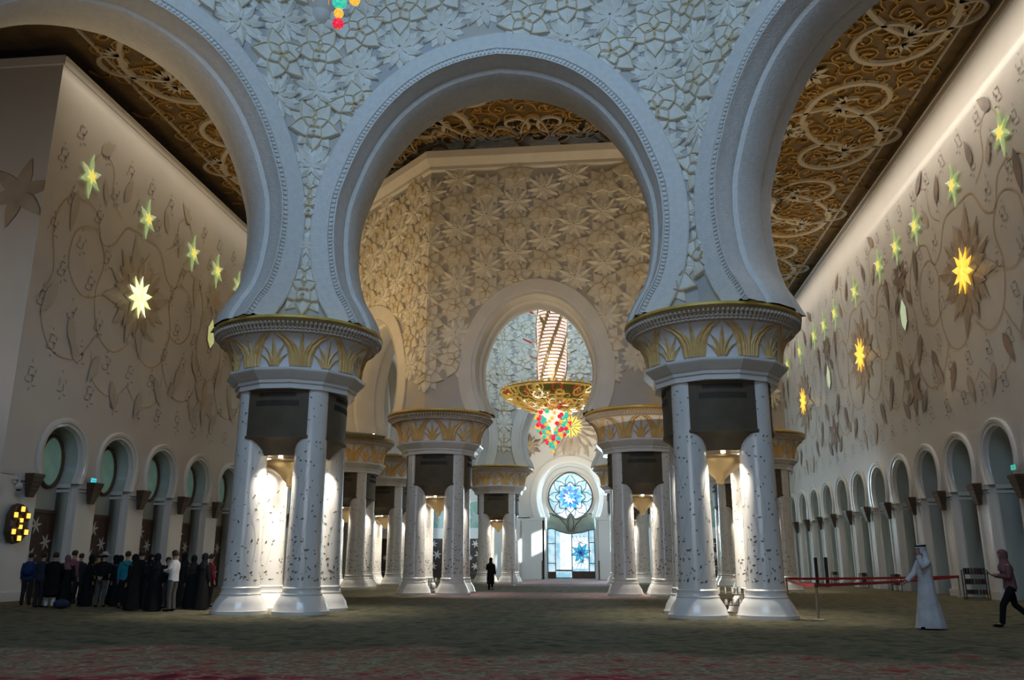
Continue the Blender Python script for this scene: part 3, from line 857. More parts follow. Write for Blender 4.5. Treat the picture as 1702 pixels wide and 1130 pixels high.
    def Q(u, z, h=e): return (X + n * h, u, z)
    def leaf(mb, u, z, a, L, W, mt, h=e, r0=0.0):
        Pp = petal_pts(L, W, 6); ca, sa = cos(a), sin(a)
        LH[0] = (LH[0] + 1) % 9; h = h + LH[0] * .004
        A = [Q(u + (x + r0) * ca - y * sa, z + (x + r0) * sa + y * ca, h) for x, y in Pp]; B = [Q(u + (x + r0) * ca + y * sa, z + (x + r0) * sa - y * ca, h) for x, y in Pp]
        mb.grid([A, B], mt)
    def vine(pts, w_=.07, mt=None, h=e):
        mt = mt or M['vine']; A = []; B = []; m = len(pts)
        for i, (u, z) in enumerate(pts):
            a = pts[max(i - 1, 0)]; b = pts[min(i + 1, m - 1)]; tx, tz = b[0] - a[0], b[1] - a[1]; l = sqrt(tx * tx + tz * tz) or 1
            A.append(Q(u - tz / l * w_ / 2, z + tx / l * w_ / 2, h)); B.append(Q(u + tz / l * w_ / 2, z - tx / l * w_ / 2, h))
        ib.grid([A, B], mt)
    def vis(u): return u > y0 + .4 and u < y1 - .5
    per = range(-1, 3)
    for p in per:
        c = C0 + PER * p
        for sg in (-1, 1):
            W_ = lambda pts: [(c + sg * a, z) for a, z in pts]
            def V(pts, **k):
                pp = [q for q in W_(spline(pts, 8)) if vis(q[0])]
                if len(pp) > 2: vine(pp, **k)
            V([(.2, 12.4), (1.6, 11.6), (3.0, 12.2), (3.6, 14.0), (3.2, 15.8), (4.2, 17.0), (5.6, 16.4), (5.8, 14.6), (4.6, 13.6), (3.2, 14.0)])
            V([(5.2, 18.2), (4.2, 17.8), (3.6, 16.6), (2.6, 16.9), (1.6, 18.2), (0.2, 18.3)])
            V([(5.2, 18.0), (6.4, 17.8), (7.2, 16.2), (6.8, 14.0), (7.6, 12.6), (8.4, 12.2)])
            V([(3.0, 12.2), (4.4, 10.6), (6.2, 10.6), (7.2, 12.0), (6.6, 13.2)])
            V([(5.2, 20.0), (4.4, 21.0), (3.4, 20.6), (3.2, 19.2), (2.2, 18.4)], w_=.05)
            V([(0, 10.2), (1.2, 9.4), (2.8, 9.8), (3.3, 11.2)], w_=.05)
            LL = [(4.6, 20.9, 2.4, 1.5, .34, 'leafgrey'), (5.9, 18.3, -1.5, 2.2, .30, 'leafgrey'), (2.2, 19.4, 1.9, 1.5, .3, 'leafgrey'), (3.6, 18.6, 1.2, 1.3, .24, 'leafpale'),
                  (6.4, 13.6, -1.1, 1.9, .34, 'leafgrey'), (5.2, 12.4, -1.9, 1.8, .34, 'leafgrey'), (2.6, 11.2, -1.1, 1.7, .3, 'leafgrey'), (1.4, 10.2, -1.9, 1.6, .3, 'leafpale'),
                  (7.1, 15.6, .9, 1.3, .3, 'leafgrey'), (4.2, 10.4, 1.0, 1.5, .3, 'leafpale'), (7.4, 9.4, 2.2, 1.5, .3, 'leafgrey')]
            for (a, z, an, L, W, mt) in LL:
                u = c + sg * a
                if vis(u) and vis(u + sg * 1): leaf(ib, u, z, an if sg > 0 else pi - an, L, W, M[mt if side > 0 else 'leaffaint'], e + .01)
        u = c + PER / 2
        if vis(u):
            for (z, R, nn, mt) in ((17.5, 1.15, 8, 'leafgrey'), (10.9, 1.5, 6, 'leafgrey')):
                for k in range(nn): leaf(ib, u, z, pi / 2 + 2 * pi * k / nn, R, R * .24, M[mt if side > 0 else 'leaffaint'], e + .012)
                for k in range(nn): leaf(ib, u, z, pi / 2 + 2 * pi * (k + .5) / nn, R * .45, R * .12, M['leafpale' if side > 0 else 'vine'], e + .018)
    # small lattice marks between
    z = 9.2; r_ = 0
    while z < 21.5:
        u = y0 + .9 + (1.05 if r_ % 2 else 0)
        while u < 82:
            dd = min(abs(u - (C0 + PER * p)) for p in per)
            if not (dd < 3.0 and abs(z - 14.95) < 3.2):
                for (a, b, L, an) in ((0, .35, .3, 0), (.12, .0, .3, 0), (-.12, -.3, .3, 0), (-.15, .12, .34, 1.5), (.15, -.1, .34, 1.5), (-.3, -.2, .2, 1.5), (.3, .22, .2, 1.5), (0, .62, .14, 1.5), (0, -.6, .14, 1.5), (.28, -.42, .22, 0)):
                    if (hash((int(u * 7), int(z * 5), a, b)) % 9) == 0: continue
                    ca, sa = cos(an), sin(an); w_ = .05
                    ib.add([Q(u + a + (-L / 2) * ca - w_ / 2 * sa, z + b + (-L / 2) * sa + w_ / 2 * ca), Q(u + a + (L / 2) * ca - w_ / 2 * sa, z + b + (L / 2) * sa + w_ / 2 * ca),
                            Q(u + a + (L / 2) * ca + w_ / 2 * sa, z + b + (L / 2) * sa - w_ / 2 * ca), Q(u + a + (-L / 2) * ca + w_ / 2 * sa, z + b + (-L / 2) * sa - w_ / 2 * ca)], [(0, 1, 2, 3)], M['glyph'])
            u += 2.1
        z += 1.7; r_ += 1
    ib.build('vine_inlay', wl)
    # ---- lit flowers: each a thing
    def sunflower(u, z, first_):
        root = empty('wall_sunflower', (X, u, z))
        L = MB(); 
        def lf(mb, a, Ln, W, mt, h, r0=0):
            h += .004 * (int(a * 20) % 7)
            Pp = petal_pts(Ln, W, 7); ca, sa = cos(a), sin(a)
            f = lambda x, y, hh: (n * hh, (x + r0) * ca - y * sa, (x + r0) * sa + y * ca)
            mb.grid([[f(x, y, h) for x, y in Pp], [f(x, 0, h + .035) for x, y in Pp], [f(x, -y, h) for x, y in Pp]], mt)
        for k in range(12): lf(L, pi / 2 + 2 * pi * (k + .5) / 12, 2.75 + (.5 if k % 3 == 0 else 0), .56, M['leafpale' if side > 0 else 'leaffaint'], .03)
        for k in range(12): lf(L, pi / 2 + 2 * pi * k / 12, 2.2, .58, M['leafbrown' if side > 0 else 'leafpale'], .05)
        for k in range(8): lf(L, pi / 2 + 2 * pi * k / 8 + .2, 1.5, .40, M['leafpale'], .10)
        L.build('petal_ring', root)
        K = MB()
        for k in range(10): lf(K, pi / 2 + 2 * pi * k / 10, 1.15, .20, M['sunyellow'] if side > 0 else M['sunpale'], .16)
        core = K.build('lit_centre', root)
        K = MB(); K.sphere((n * .14, 0, 0), .24, M['sunyellow2'] if side > 0 else M['sunpale'], 12, 6, (.3, .7, 1.5)); K.build('centre_bulb', core)
        return root
    names = {(-1): ['nearest the window wall'], }
    for i, p in enumerate(per):
        c = C0 + PER * p
        if not vis(c - 1.5) or c > 78: continue
        if side < 0 and i > 1: continue
        r = sunflower(c, 14.95, i)
        if side > 0: lab = {1: 'largest glowing amber sunflower on the right wall, nearest the picture edge', 2: 'middle glowing amber sunflower on the right wall', 3: 'farthest and smallest amber sunflower on the right wall beside the capital'}[i]
        else: lab = 'pale yellow-green glowing sunflower on the left wall'
        tag(r, lab, 'wall light', 'glowing sunflowers on the walls')
        l = bpy.data.lights.new('flower_glow', 'POINT'); l.energy = 7; l.color = (1, .6, .15) if side > 0 else (.9, .95, .4); l.shadow_soft_size = .4
        lo = bpy.data.objects.new('flower_glow', l); C.objects.link(lo); lo.location = (X + n * .7, c, 14.95)
    def star():
        mb = MB(); hh = .06
        for k in range(6):
            a = pi / 2 + 2 * pi * k / 6; Ln = 1.15 if k in (0, 3) else .85
            Pp = petal_pts(Ln, .20, 6); ca, sa = cos(a), sin(a)
            f = lambda x, y, q: (n * q, (x) * ca - y * sa, (x) * sa + y * ca)
            mb.grid([[f(x, y, hh) for x, y in Pp], [f(x, 0, hh + .05) for x, y in Pp], [f(x, -y, hh) for x, y in Pp]], M['starlit'])
        r = mb.build('wall_star_flower'); kb = MB()
        for k in range(6):
            a = pi / 2 + 2 * pi * k / 6; Pp = petal_pts(.42, .11, 4); ca, sa = cos(a), sin(a)
            kb.grid([[(n * .13, x * ca - y * sa, x * sa + y * ca) for x, y in Pp], [(n * .13, x * ca + y * sa, x * sa - y * ca) for x, y in Pp]], M['starcore'])
        kb.build('lit_centre', r); return r
    st = star(); stt = tree_of(st); cnt = 0
    us = sorted([C0 + PER * p + d for p in per for d in (-5.2, 0, 5.2, 8.4)])
    us = [u for u in us if vis(u - 1) and u > 33 and u < (52 if side < 0 else 80)]
    for u in us:
        o = st if cnt == 0 else copy_from(stt)
        o.location = (X, u, 19.35); cnt += 1
        o['label'] = 'glowing green star flower high on the %s wall, %s counted from the picture edge' % (sidew, ['first', 'second', 'third', 'fourth', 'fifth', 'sixth', 'seventh', 'eighth', 'ninth', 'tenth', 'eleventh', 'twelfth'][cnt - 1])
        o['category'] = 'wall light'; o['group'] = 'green star flowers high on the walls'
    # lit pod panels half way between the sunflowers
    c2 = 0
    for p in (0, 1):
        u = C0 + PER * p + PER / 2
        if side < 0 and p == 1: continue
        mb = MB(); pts = [(0, -.9), (.42, -.45), (.46, .35), (0, 1.0), (-.46, .35), (-.42, -.45)]
        mb.add([(n * .08, a, b) for a, b in pts] + [(n * .12, 0, 0)], [(i, (i + 1) % 6, 6) for i in range(6)], M['panegreen'] if side > 0 else M['paneyellow'])
        mb.add([(n * .08, a, b) for a, b in pts] + [(0, a, b) for a, b in pts], [(i, (i + 1) % 6, (i + 1) % 6 + 6, i + 6) for i in range(6)], M['leafgrey'])
        o = mb.build('wall_pod_light'); o.location = (X, u, 15.2)
        tag(o, ('pale green glowing pod panel on the right wall, ' + ('between the first two sunflowers' if p == 0 else 'between the two farthest sunflowers')) if side > 0 else 'olive glowing pod panel on the left wall beside the near capital', 'wall light')
    return wl
WR_ = side_wall(1); WL_ = side_wall(-1)
# return of the left wall facing us
mb = MB(); YL = 31.6
mb.grid([[(-42, YL, 0), (XL, YL, 0)], [(-42, YL, 23.5), (XL, YL, 23.5)], [(-42, YL - .05, 23.55), (XL + .05, YL - .05, 23.55)], [(-42, YL - .1, 23.9), (XL + .1, YL - .1, 23.9)], [(-42, YL - .1, 23.95), (XL + .1, YL - .1, 23.95)]], M['wall'])
for k in range(3):
    for j in range(6):
        a = j * pi / 3 + .3; P = petal_pts(1.7, .36, 6); cx_, cz_ = -25.2 - k * 4, 17.2 - k * 1.2 - (8 if k == 1 else 0)
        Pn = [(min(cx_ + x * cos(a) - y * sin(a), XL), YL - .03 - .006 * j, cz_ + x * sin(a) + y * cos(a)) for x, y in P]; Qn = [(min(cx_ + x * cos(a) + y * sin(a), XL), YL - .03 - .006 * j, cz_ + x * sin(a) - y * cos(a)) for x, y in P]
        mb.grid([Pn, Qn], M['leafpale'])
struct(mb.build('wall_left_return'))
# ------------------------------------------------------------------ end wall
def end_wall():
    wb = MB(); Y = YEND
    # big niche arch: inner half width 3.0, outer 3.9
    H = [(2.75, 5.9), (2.95, 6.4), (3.12, 7.2), (3.16, 8.0), (3.0, 8.9), (2.6, 9.8), (1.9, 10.6), (1.0, 11.05), (0, 11.2)]
    sp = spline(H, 2); cv = [(-x, z) for x, z in sp] + [(x, z) for x, z in reversed(sp[:-1])]
    P = lambda x, z, d=0: (XC + x, Y + d, z)
    out = offset(cv, .75); h = len(out) // 2; x0, x1 = XL - XC, XR - XC
    wb.grid([[P(x0, z) for x, z in out[:h + 1]], [P(x, z) for x, z in out[:h + 1]]], M['wall']); wb.grid([[P(x, z) for x, z in out[h:]], [P(x1, z) for x, z in out[h:]]], M['wall'])
    wb.add([P(x0, out[h][1]), P(x1, out[h][1]), P(x1, 25), P(x0, 25)], [(0, 1, 2, 3)], M['wall'])
    zb = out[0][1]
    wb.add([P(x0, 0), P(-2.75, 0), P(-2.75, zb), P(x0, zb)], [(0, 1, 2, 3)], M['archwhite']); wb.add([P(2.75, 0), P(x1, 0), P(x1, zb), P(2.75, zb)], [(0, 1, 2, 3)], M['archwhite'])
    wl = struct(wb.build('wall_end'))
    ab = MB()
    ab.grid([[P(x, z, d) for x, z in offset(cv, o)] for o, d in [(.75, 0), (.75, -.3), (.6, -.35), (.15, -.35), (0, -.2), (0, .1), (-.25, .3), (-.3, .7), (-.7, .9), (-.72, 1.3)]], M['archwhite'])
    for sg in (-1, 1):
        ab.box(XC + (2.45 if sg > 0 else -2.75), XC + (2.75 if sg > 0 else -2.45), Y, Y + 1.3, 0, 5.9, M['archwhite'])
        ab.box(XC + sg * 3.3 - .55, XC + sg * 3.3 + .55, Y - .3, Y, 0, 5.9, M['archwhite'])
        ab.box(XC + sg * 3.3 - .65, XC + sg * 3.3 + .65, Y - .4, Y, 5.6, 5.9, M['archwhite'])
        for q in (5.1, 6.7): ab.box(XC + sg * q - .12, XC + sg * q + .12, Y - .12, Y, 0, 5.6, M['archwhite'])
    ab.build('arch_moulding', wl, smooth=True, auto=35)
    # --- stained glass window
    W = MB(); Yg = Y + 1.3; g = lambda x, z, d=0: (XC + x, Yg + d, z)
    W.add([g(-2.6, 0, .1), g(2.6, 0, .1), g(2.6, 11.4, .1), g(-2.6, 11.4, .1)], [(0, 1, 2, 3)], M['archwhite'])
    win = W.build('window_1'); struct(win)
    z0 = 7.95; Rw = 2.22
    # outline of the round light: pointed at the top, with a straight-ish foot
    rim = []
    for i in range(41):
        a = -pi * .5 - pi * .80 + (pi * 1.6) * 0 + 2 * pi * i / 40
        rim.append((Rw * cos(a), z0 + Rw * sin(a) * (1.0 if sin(a) < 0 else 1.03) + (.18 * max(0, sin(a)) ** 8)))
    def fan(mb, pts, cen, mt, d): mb.add([g(*p, d) for p in pts] + [g(*cen, d)], [(i, (i + 1) % len(pts), len(pts)) for i in range(len(pts))], mt)
    G = MB(); fan(G, rim[:-1], (0, z0), M['skyblue'], -.02)
    def fl(mb, cx_, cz_, L, Wd, nn, a0, mt, d, r0=0):
        for k in range(nn):
            a = a0 + 2 * pi * k / nn; Pp = petal_pts(L, Wd, 5)
            mb.grid([[g(cx_ + (x + r0) * cos(a) - y * sin(a), cz_ + (x + r0) * sin(a) + y * cos(a), d) for x, y in Pp], [g(cx_ + (x + r0) * cos(a) + y * sin(a), cz_ + (x + r0) * sin(a) - y * cos(a), d) for x, y in Pp]], mt)
    for k in range(4):                                # brighter lower lights
        a = -pi / 2 - .6 + k * .42
        G.add([g(0, z0, -.03), g(2.15 * cos(a), z0 + 2.15 * sin(a), -.03), g(2.15 * cos(a + .42), z0 + 2.15 * sin(a + .42), -.03)], [(0, 1, 2)], M['skywhite'])
    fl(G, 0, z0 + .05, 1.55, .36, 8, pi / 8, M['cyan'], -.04); fl(G, 0, z0 + .05, 1.25, .26, 8, pi / 2, M['deepblue'], -.05)
    fl(G, -.1, z0 - .1, .7, .12, 9, .3, M['skywhite'], -.06); fl(G, .15, z0 + .1, .55, .09, 7, .9, M['cyan'], -.07)
    # door lights
    G.add([g(-2.3, .1, -.02), g(2.3, .1, -.02), g(2.3, 4.9, -.02), g(-2.3, 4.9, -.02)], [(0, 1, 2, 3)], M['skyblue'])
    G.add([g(-1.1, .9, -.03), g(.0, .9, -.03), g(.0, 4.45, -.03), g(-1.1, 4.45, -.03)], [(0, 1, 2, 3)], M['skywhite'])
    G.add([g(.1, 1.0, -.03), g(1.6, 1.0, -.03), g(1.6, 4.0, -.03), g(.1, 4.0, -.03)], [(0, 1, 2, 3)], M['skywhite'])
    fl(G, .95, 2.5, 1.0, .2, 8, .2, M['cyan'], -.05); fl(G, .95, 2.5, .5, .1, 8, .5, M['deepblue'], -.06)
    G.build('stained_glass', win)
    Ld = MB()
    def ln(pts, w_=.05, d=-.10):
        Ld.tube([g(*p, d) for p in pts], w_, M['lead'], 5)
    ln([p for p in rim], .075)
    R2 = [(1.35 * cos(a) * (1 + .12 * cos(8 * a)), z0 + 1.35 * sin(a) * (1 + .12 * cos(8 * a))) for a in [2 * pi * i / 64 for i in range(65)]]; ln(R2, .045)
    for k in range(8):
        a = 2 * pi * k / 8 + pi / 8
        ln([(1.2 * cos(a), z0 + 1.2 * sin(a)), (1.75 * cos(a + .12), z0 + 1.75 * sin(a + .12)), (2.18 * cos(a + .34), z0 + 2.18 * sin(a + .34))], .035)
        ln([(1.2 * cos(a), z0 + 1.2 * sin(a)), (1.75 * cos(a - .12), z0 + 1.75 * sin(a - .12)), (2.18 * cos(a - .34), z0 + 2.18 * sin(a - .34))], .035)
    for x in (-2.3, -1.55, .08, 1.75, 2.3): ln([(x, .1), (x + .03 * sin(x), 2.5), (x, 5.0)], .045)
    for (xa, xb, z) in ((-2.3, -1.55, 1.5), (-2.3, -1.55, 3.4), (1.75, 2.3, 1.5), (1.75, 2.3, 3.5), (-2.3, 2.3, .12)): ln([(xa, z), (xb, z)], .04)
    for k in range(8):
        a = .2 + 2 * pi * k / 8; P_ = petal_pts(1.0, .22, 5)
        for sg in (-1, 1): ln([(.95 + x * cos(a) - sg * y * sin(a), 2.5 + x * sin(a) + sg * y * cos(a)) for x, y in P_], .022)
    for k in range(4):
        ln([(.1 + .38 * k, 1.0), (.3 + .36 * k, 1.4), (1.6 - .38 * k, 1.9)], .022); ln([(.1 + .38 * k, 4.2), (.3 + .36 * k, 3.7), (1.6 - .38 * k, 3.3)], .022)
    Ld.build('window_lead', win)
    B = MB()                                          # bronze band between door and round light
    top = spline([(-2.35, 6.25), (-1.9, 6.35), (-1.2, 6.0), (-.5, 5.75), (0, 6.35), (.5, 5.75), (1.2, 6.0), (1.9, 6.35), (2.35, 6.0)], 4)
    bot = spline([(-2.4, 4.75), (-1.9, 4.85), (-1.2, 4.6), (-.5, 4.4), (0, 4.35), (.5, 4.4), (1.2, 4.5), (1.9, 4.7), (2.4, 4.75)], 4)
    B.grid([[g(*p, -.16) for p in bot], [g(*p, -.22) for p in [((a[0] + b[0]) / 2, (a[1] + b[1]) / 2) for a, b in zip(top, bot)]], [g(*p, -.16) for p in top]], M['bronze_band'])
    for pts in (top, bot, [(-1.9, 6.2), (-1.1, 5.9), (-.5, 5.2), (-.2, 4.5)], [(1.9, 6.2), (1.1, 5.9), (.5, 5.2), (.2, 4.5)], [(-.3, 5.6), (-.25, 5.0), (0, 4.5), (.25, 5.0), (.3, 5.6), (0, 6.2), (-.3, 5.6)]):
        B.tube([g(*p, -.24) for p in pts], .05, M['lead'], 5)
    B.build('bronze_band', win)
    K = MB(); K.box(XC - 2.3, XC - 1.6, Yg - .15, Yg - .05, .05, .7, M['brown']); K.box(XC + .1, XC + 2.3, Yg - .15, Yg - .05, .05, .75, M['brown']); K.box(XC - 1.5, XC + .05, Yg - .15, Yg - .08, .75, .9, M['lead']); K.build('kick_panel', win)
    # big relief flower above, two small ones
    def wall_flower(x, z, R, nn, lab, glow):
        r = empty('wall_flower_ornament', (XC + x, Y - .05, z)); m_ = MB()
        for ring, (LL, ww, mt, d) in enumerate(((R, .24, 'leafgrey' if glow == 0 else 'leafpale', 0), (R * .85, .2, 'leafpale', -.06), (R * .6, .17, 'leafbrown', -.12))):
            for k in range(nn):
                a = 2 * pi * (k + .5 * ring) / nn + pi / 2; Pp = petal_pts(LL, LL * ww, 6)
                m_.grid([[(x_ * cos(a) - y_ * sin(a), d, x_ * sin(a) + y_ * cos(a)) for x_, y_ in Pp], [(x_ * cos(a), d - .12, x_ * sin(a)) for x_, y_ in Pp], [(x_ * cos(a) + y_ * sin(a), d, x_ * sin(a) - y_ * cos(a)) for x_, y_ in Pp]], M[mt])
        m_.build('petal_ring', r); c_ = MB()
        for k in range(nn):
            a = 2 * pi * k / nn + pi / 2; Pp = petal_pts(R * .38, R * .09, 4)
            c_.grid([[(x_ * cos(a) - y_ * sin(a), -.22, x_ * sin(a) + y_ * cos(a)) for x_, y_ in Pp], [(x_ * cos(a) + y_ * sin(a), -.22, x_ * sin(a) - y_ * cos(a)) for x_, y_ in Pp]], M['starcore'] if glow else M['vine'])
        c_.build('flower_centre', r); tag(r, lab, 'ornament')
    wall_flower(.2, 14.9, 3.6, 12, 'huge layered relief flower with a glowing centre above the stained glass window', 1)
    wall_flower(-4.0, 13.0, 1.3, 6, 'small six-petalled wall flower up left of the window arch', 0)
    wall_flower(3.6, 13.0, 1.3, 6, 'small six-petalled wall flower up right of the window arch', 0)
    vb = MB()
    for sg in (-1, 1): vb.tube([(XC + sg * a, Y - .03, z) for a, z in spline([(3.9, 12), (4.2, 11), (3.6, 10.2), (4.8, 10.8), (6, 10.9)], 5)], .03, M['vine'], 5)
    vb.build('vine_line', wl)
    # doors with white flowers, green lunettes
    ks = [-18.0, -13.6, -9.4, 9.4, 13.6, 18.0]; nm = ['farthest left', 'middle left', 'nearest left of the window', 'nearest right of the window', 'middle right', 'farthest right']
    for i, x in enumerate(ks):
        d = empty('door_%d' % (i + 1), (XC + x, Y - .05, 0)); struct(d)
        m_ = MB(); m_.box(-.85, .85, -.08, .04, .7, 3.85, M['brown']); m_.box(-.85, .85, -.09, .04, .02, .66, M['rackm']); m_.build('door_leaf', d)
        f_ = MB()
        for (a_, b_, R_) in ((0, 3.35, .42), (0, 1.2, .42), (.35, 2.3, .5), (-.5, 2.0, .3)):
            for k in range(6):
                a = k * pi / 3 + .2; Pp = petal_pts(R_, R_ * .17, 4)
                f_.grid([[(max(-.84, min(.84, a_ + x_ * cos(a) - y_ * sin(a))), -.10, b_ + x_ * sin(a) + y_ * cos(a)) for x_, y_ in Pp], [(max(-.84, min(.84, a_ + x_ * cos(a) + y_ * sin(a))), -.10, b_ + x_ * sin(a) - y_ * cos(a)) for x_, y_ in Pp]], M['doorwhite'])
        f_.build('door_flower', d)
        n_ = MB(); sp_ = spline([(1.5, 4.9), (1.62, 5.6), (1.4, 6.6), (.8, 7.3), (0, 7.6)], 3); c_ = [(-a, b) for a, b in sp_] + [(a, b) for a, b in reversed(sp_[:-1])]
        n_.add([(a, -.04, b) for a, b in c_] + [(0, -.04, 5.6)], [(k, (k + 1) % len(c_), len(c_)) for k in range(len(c_))], M['greenglass'])
        lw = n_.build('window_%d' % (i + 2)); lw.location = d.location; struct(lw)
        q_ = MB(); q_.tube([(a, -.1, b) for a, b in c_], .12, M['archwhite'], 6)
        for k in range(6):
            a = k * pi / 3; Pp = petal_pts(.8, .14, 4)
            q_.grid([[(x_ * cos(a) - y_ * sin(a), -.07, 5.9 + x_ * sin(a) + y_ * cos(a)) for x_, y_ in Pp], [(x_ * cos(a) + y_ * sin(a), -.07, 5.9 + x_ * sin(a) - y_ * cos(a)) for x_, y_ in Pp]], M['niche'])
        q_.build('window_frame', lw)
end_wall()

# doors and round windows at the back of the left arcade
for i in range(5):
    c = 35.45 + 4.33 * i; X = XL - .9
    d = empty('door_%d' % (i + 11), (X, c + 2.25, 0)); struct(d)
    m_ = MB(); m_.box(0, .08, -1.05 - 1.9, .95 - 1.9, .05, 3.75, M['brown']); m_.box(0, .12, -1.05 - 1.9, -.95 - 1.9, .05, 3.75, M['slat']); m_.box(0, .12, .85 - 1.9, .95 - 1.9, .05, 3.75, M['slat']); m_.box(0, .12, -1.05 - 1.9, .95 - 1.9, 3.65, 3.8, M['slat']); m_.build('door_leaf', d)
    f_ = MB()
    for (a_, b_, R_, nn) in ((-2.3, 3.1, .42, 6), (-2.5, 1.7, .55, 8), (-1.5, 2.4, .4, 6), (-1.6, .9, .45, 6), (-2.5, .6, .3, 5)):
        for k in range(nn):
            a = k * 2 * pi / nn + .2; Pp = petal_pts(R_, R_ * .15, 4)
            f_.grid([[(.10, a_ + x_ * cos(a) - y_ * sin(a), b_ + x_ * sin(a) + y_ * cos(a)) for x_, y_ in Pp], [(.10, a_ + x_ * cos(a) + y_ * sin(a), b_ + x_ * sin(a) - y_ * cos(a)) for x_, y_ in Pp]], M['doorwhite'])
    f_.build('door_flower', d)
    n_ = MB(); pts = [(.82 * cos(2 * pi * k / 28), 1.15 * sin(2 * pi * k / 28)) for k in range(28)]
    n_.add([(0.03, a, b) for a, b in pts], [tuple(range(28))], M['greenglass'])
    lw = n_.build('window_%d' % (i + 11)); lw.location = (X, c + .45, 5.95); struct(lw)
    q_ = MB(); q_.tube([(.06, a, b) for a, b in pts + pts[:1]], .09, M['slat'], 6); q_.build('window_frame', lw)

# ------------------------------------------------------------------ chandeliers
def great_chandelier():
    root = empty('chandelier', (XC, YC2, 0))
    tag(root, 'giant gilded chandelier with a spiral column of crystal bars, hanging inside the second arch', 'chandelier')
    n = 26; mb = MB(); zb, zt = 13.3, 24.4
    rows = 46
    for r in range(rows):
        z = lerp(zb, zt, r / rows); R = lerp(.98, 1.22, r / rows); hz = (zt - zb) / rows * .62; tw = r * .085
        for k in range(n):
            if k % 4 == 3: continue
            a0 = 2 * pi * k / n + tw; a1 = a0 + 2 * pi / n * .98
            mb.add([(R * cos(a), R * sin(a), zz) for a, zz in ((a0, z), (a1, z), (a1, z + hz), (a0, z + hz))], [(0, 1, 2, 3)], M['crystal'])
    mb.build('crystal_bar_column', root)
    mb = MB()
    mb.lathe([(.86, zb - .3), (.9, zb), (1.12, zt)], M['bowl'], 24)
    for k in range(0, n):
        if k % 4 == 3:
            mb.tube([(lerp(1.02, 1.26, r / rows) * cos(2 * pi * (k + .5) / n + r * .085), lerp(1.02, 1.26, r / rows) * sin(2 * pi * (k + .5) / n + r * .085), lerp(zb, zt, r / rows)) for r in range(rows + 1)], .04, M['bowl'], 5)
    mb.build('spiral_rib_frame', root)
    mb = MB(); rnd = random.Random(5)
    for i in range(520):                              # halo of thin crystal needles
        z = rnd.uniform(zb, zt); a = rnd.random() * 2 * pi; R = lerp(1.05, 1.3, (z - zb) / (zt - zb)); L = rnd.uniform(.12, .32)
        mb.tube([(R * cos(a), R * sin(a), z), ((R + L) * cos(a), (R + L) * sin(a), z + .08)], .012, M['chwhite'] if i % 3 else M['chgold'], 3, False)
    for i in range(18):
        z = rnd.uniform(zb + .5, zt); a = rnd.random() * 2 * pi; ca, sa = cos(a), sin(a)
        mt = (M['chred'], M['chgreen'], M['chred'])[i % 3]; P = petal_pts(.75, .13, 5)
        mb.grid([[((1.35 + x) * ca - y * sa, (1.35 + x) * sa + y * ca, z + x * .5 + .05) for x, y in P], [((1.35 + x) * ca + y * sa, (1.35 + x) * sa - y * ca, z + x * .5 - .05) for x, y in P]], mt)
    mb.build('glass_feather', root)
    mb = MB()                                         # the wide gilded dish
    PD = [(.5, 11.62), (1.1, 11.68), (1.9, 11.92), (2.7, 12.30), (3.3, 12.66), (3.62, 12.98)]
    mb.lathe(PD + [(3.5, 13.05), (3.0, 12.85), (1.6, 12.45), (.8, 12.4)], M['chgreen'], 48, cap=False)
    dish = mb.build('dish', root, smooth=True)
    mb = MB()
    def dz(r):
        for (a, b), (c, d) in zip(PD, PD[1:]):
            if a <= r <= c: return lerp(b, d, (r - a) / (c - a))
        return 12.98
    for i in range(230):
        a = rnd.random() * 2 * pi; r = rnd.uniform(1.0, 3.45); R = rnd.uniform(.22, .55); sg = rnd.choice((-1, 1)); pts = []
        for t in range(11):
            q = t / 10; rr = R * (1 - .8 * q); aa = a * 3 + sg * q * 6.5; rad_ = min(max(r + rr * cos(aa), .6), 3.62); an = a + rr * sin(aa) / r
            pts.append((rad_ * cos(an), rad_ * sin(an), dz(rad_) - .07 - .05 * sin(q * 3.1)))
        mb.tube(pts, [.062 - .004 * t for t in range(11)], M['chgold'] if i % 6 else (M['chwhite'] if i % 4 else M['chred']), 5)
    for k in range(48):                               # curled leaves standing on the edge
        a = 2 * pi * k / 48; P = petal_pts(.42, .12, 4)
        f = lambda x, y: ((3.5 + x * .45) * cos(a) - y * sin(a), (3.5 + x * .45) * sin(a) + y * cos(a), 12.95 + x * .7)
        mb.grid([[f(x, y) for x, y in P], [f(x, -y) for x, y in P]], M['chgold'])
    for r in (1.15, 3.56): mb.tube([(r * cos(2 * pi * k / 48), r * sin(2 * pi * k / 48), dz(r) - .03) for k in range(49)], .07, M['chgold'], 6)
    mb.build('gold_scrollwork', dish)
    mb = MB()
    for i in range(22):
        a = 2 * pi * i / 22 + .1; r = 1.5 + 1.5 * ((i * 7) % 5) / 4; z = dz(r) - .16
        for k in range(6):
            t = k * pi / 3; P = petal_pts(.34, .08, 3)
            f = lambda x, y: (r + x * cos(t) - y * sin(t), x * sin(t) + y * cos(t))
            A = [f(x, y) for x, y in P]; B = [f(x, -y) for x, y in P]
            tr = lambda p: (p[0] * cos(a) - p[1] * sin(a), p[0] * sin(a) + p[1] * cos(a), z - .03)
            mb.grid([[tr(p) for p in A], [tr(p) for p in B]], M['chwhite'] if i % 3 == 0 else M['chgold'])
    mb.build('glass_flower', dish)
    mb = MB(); mb.lathe([(.3, 11.2), (.8, 11.4), (1.05, 11.7), (1.05, 11.82)], M['chwhite'], 24); mb.lathe([(.03, 10.0), (.2, 10.5), (.5, 11.1), (.75, 11.5)], M['chwhite'], 16); mb.build('crystal_core', root, smooth=True)
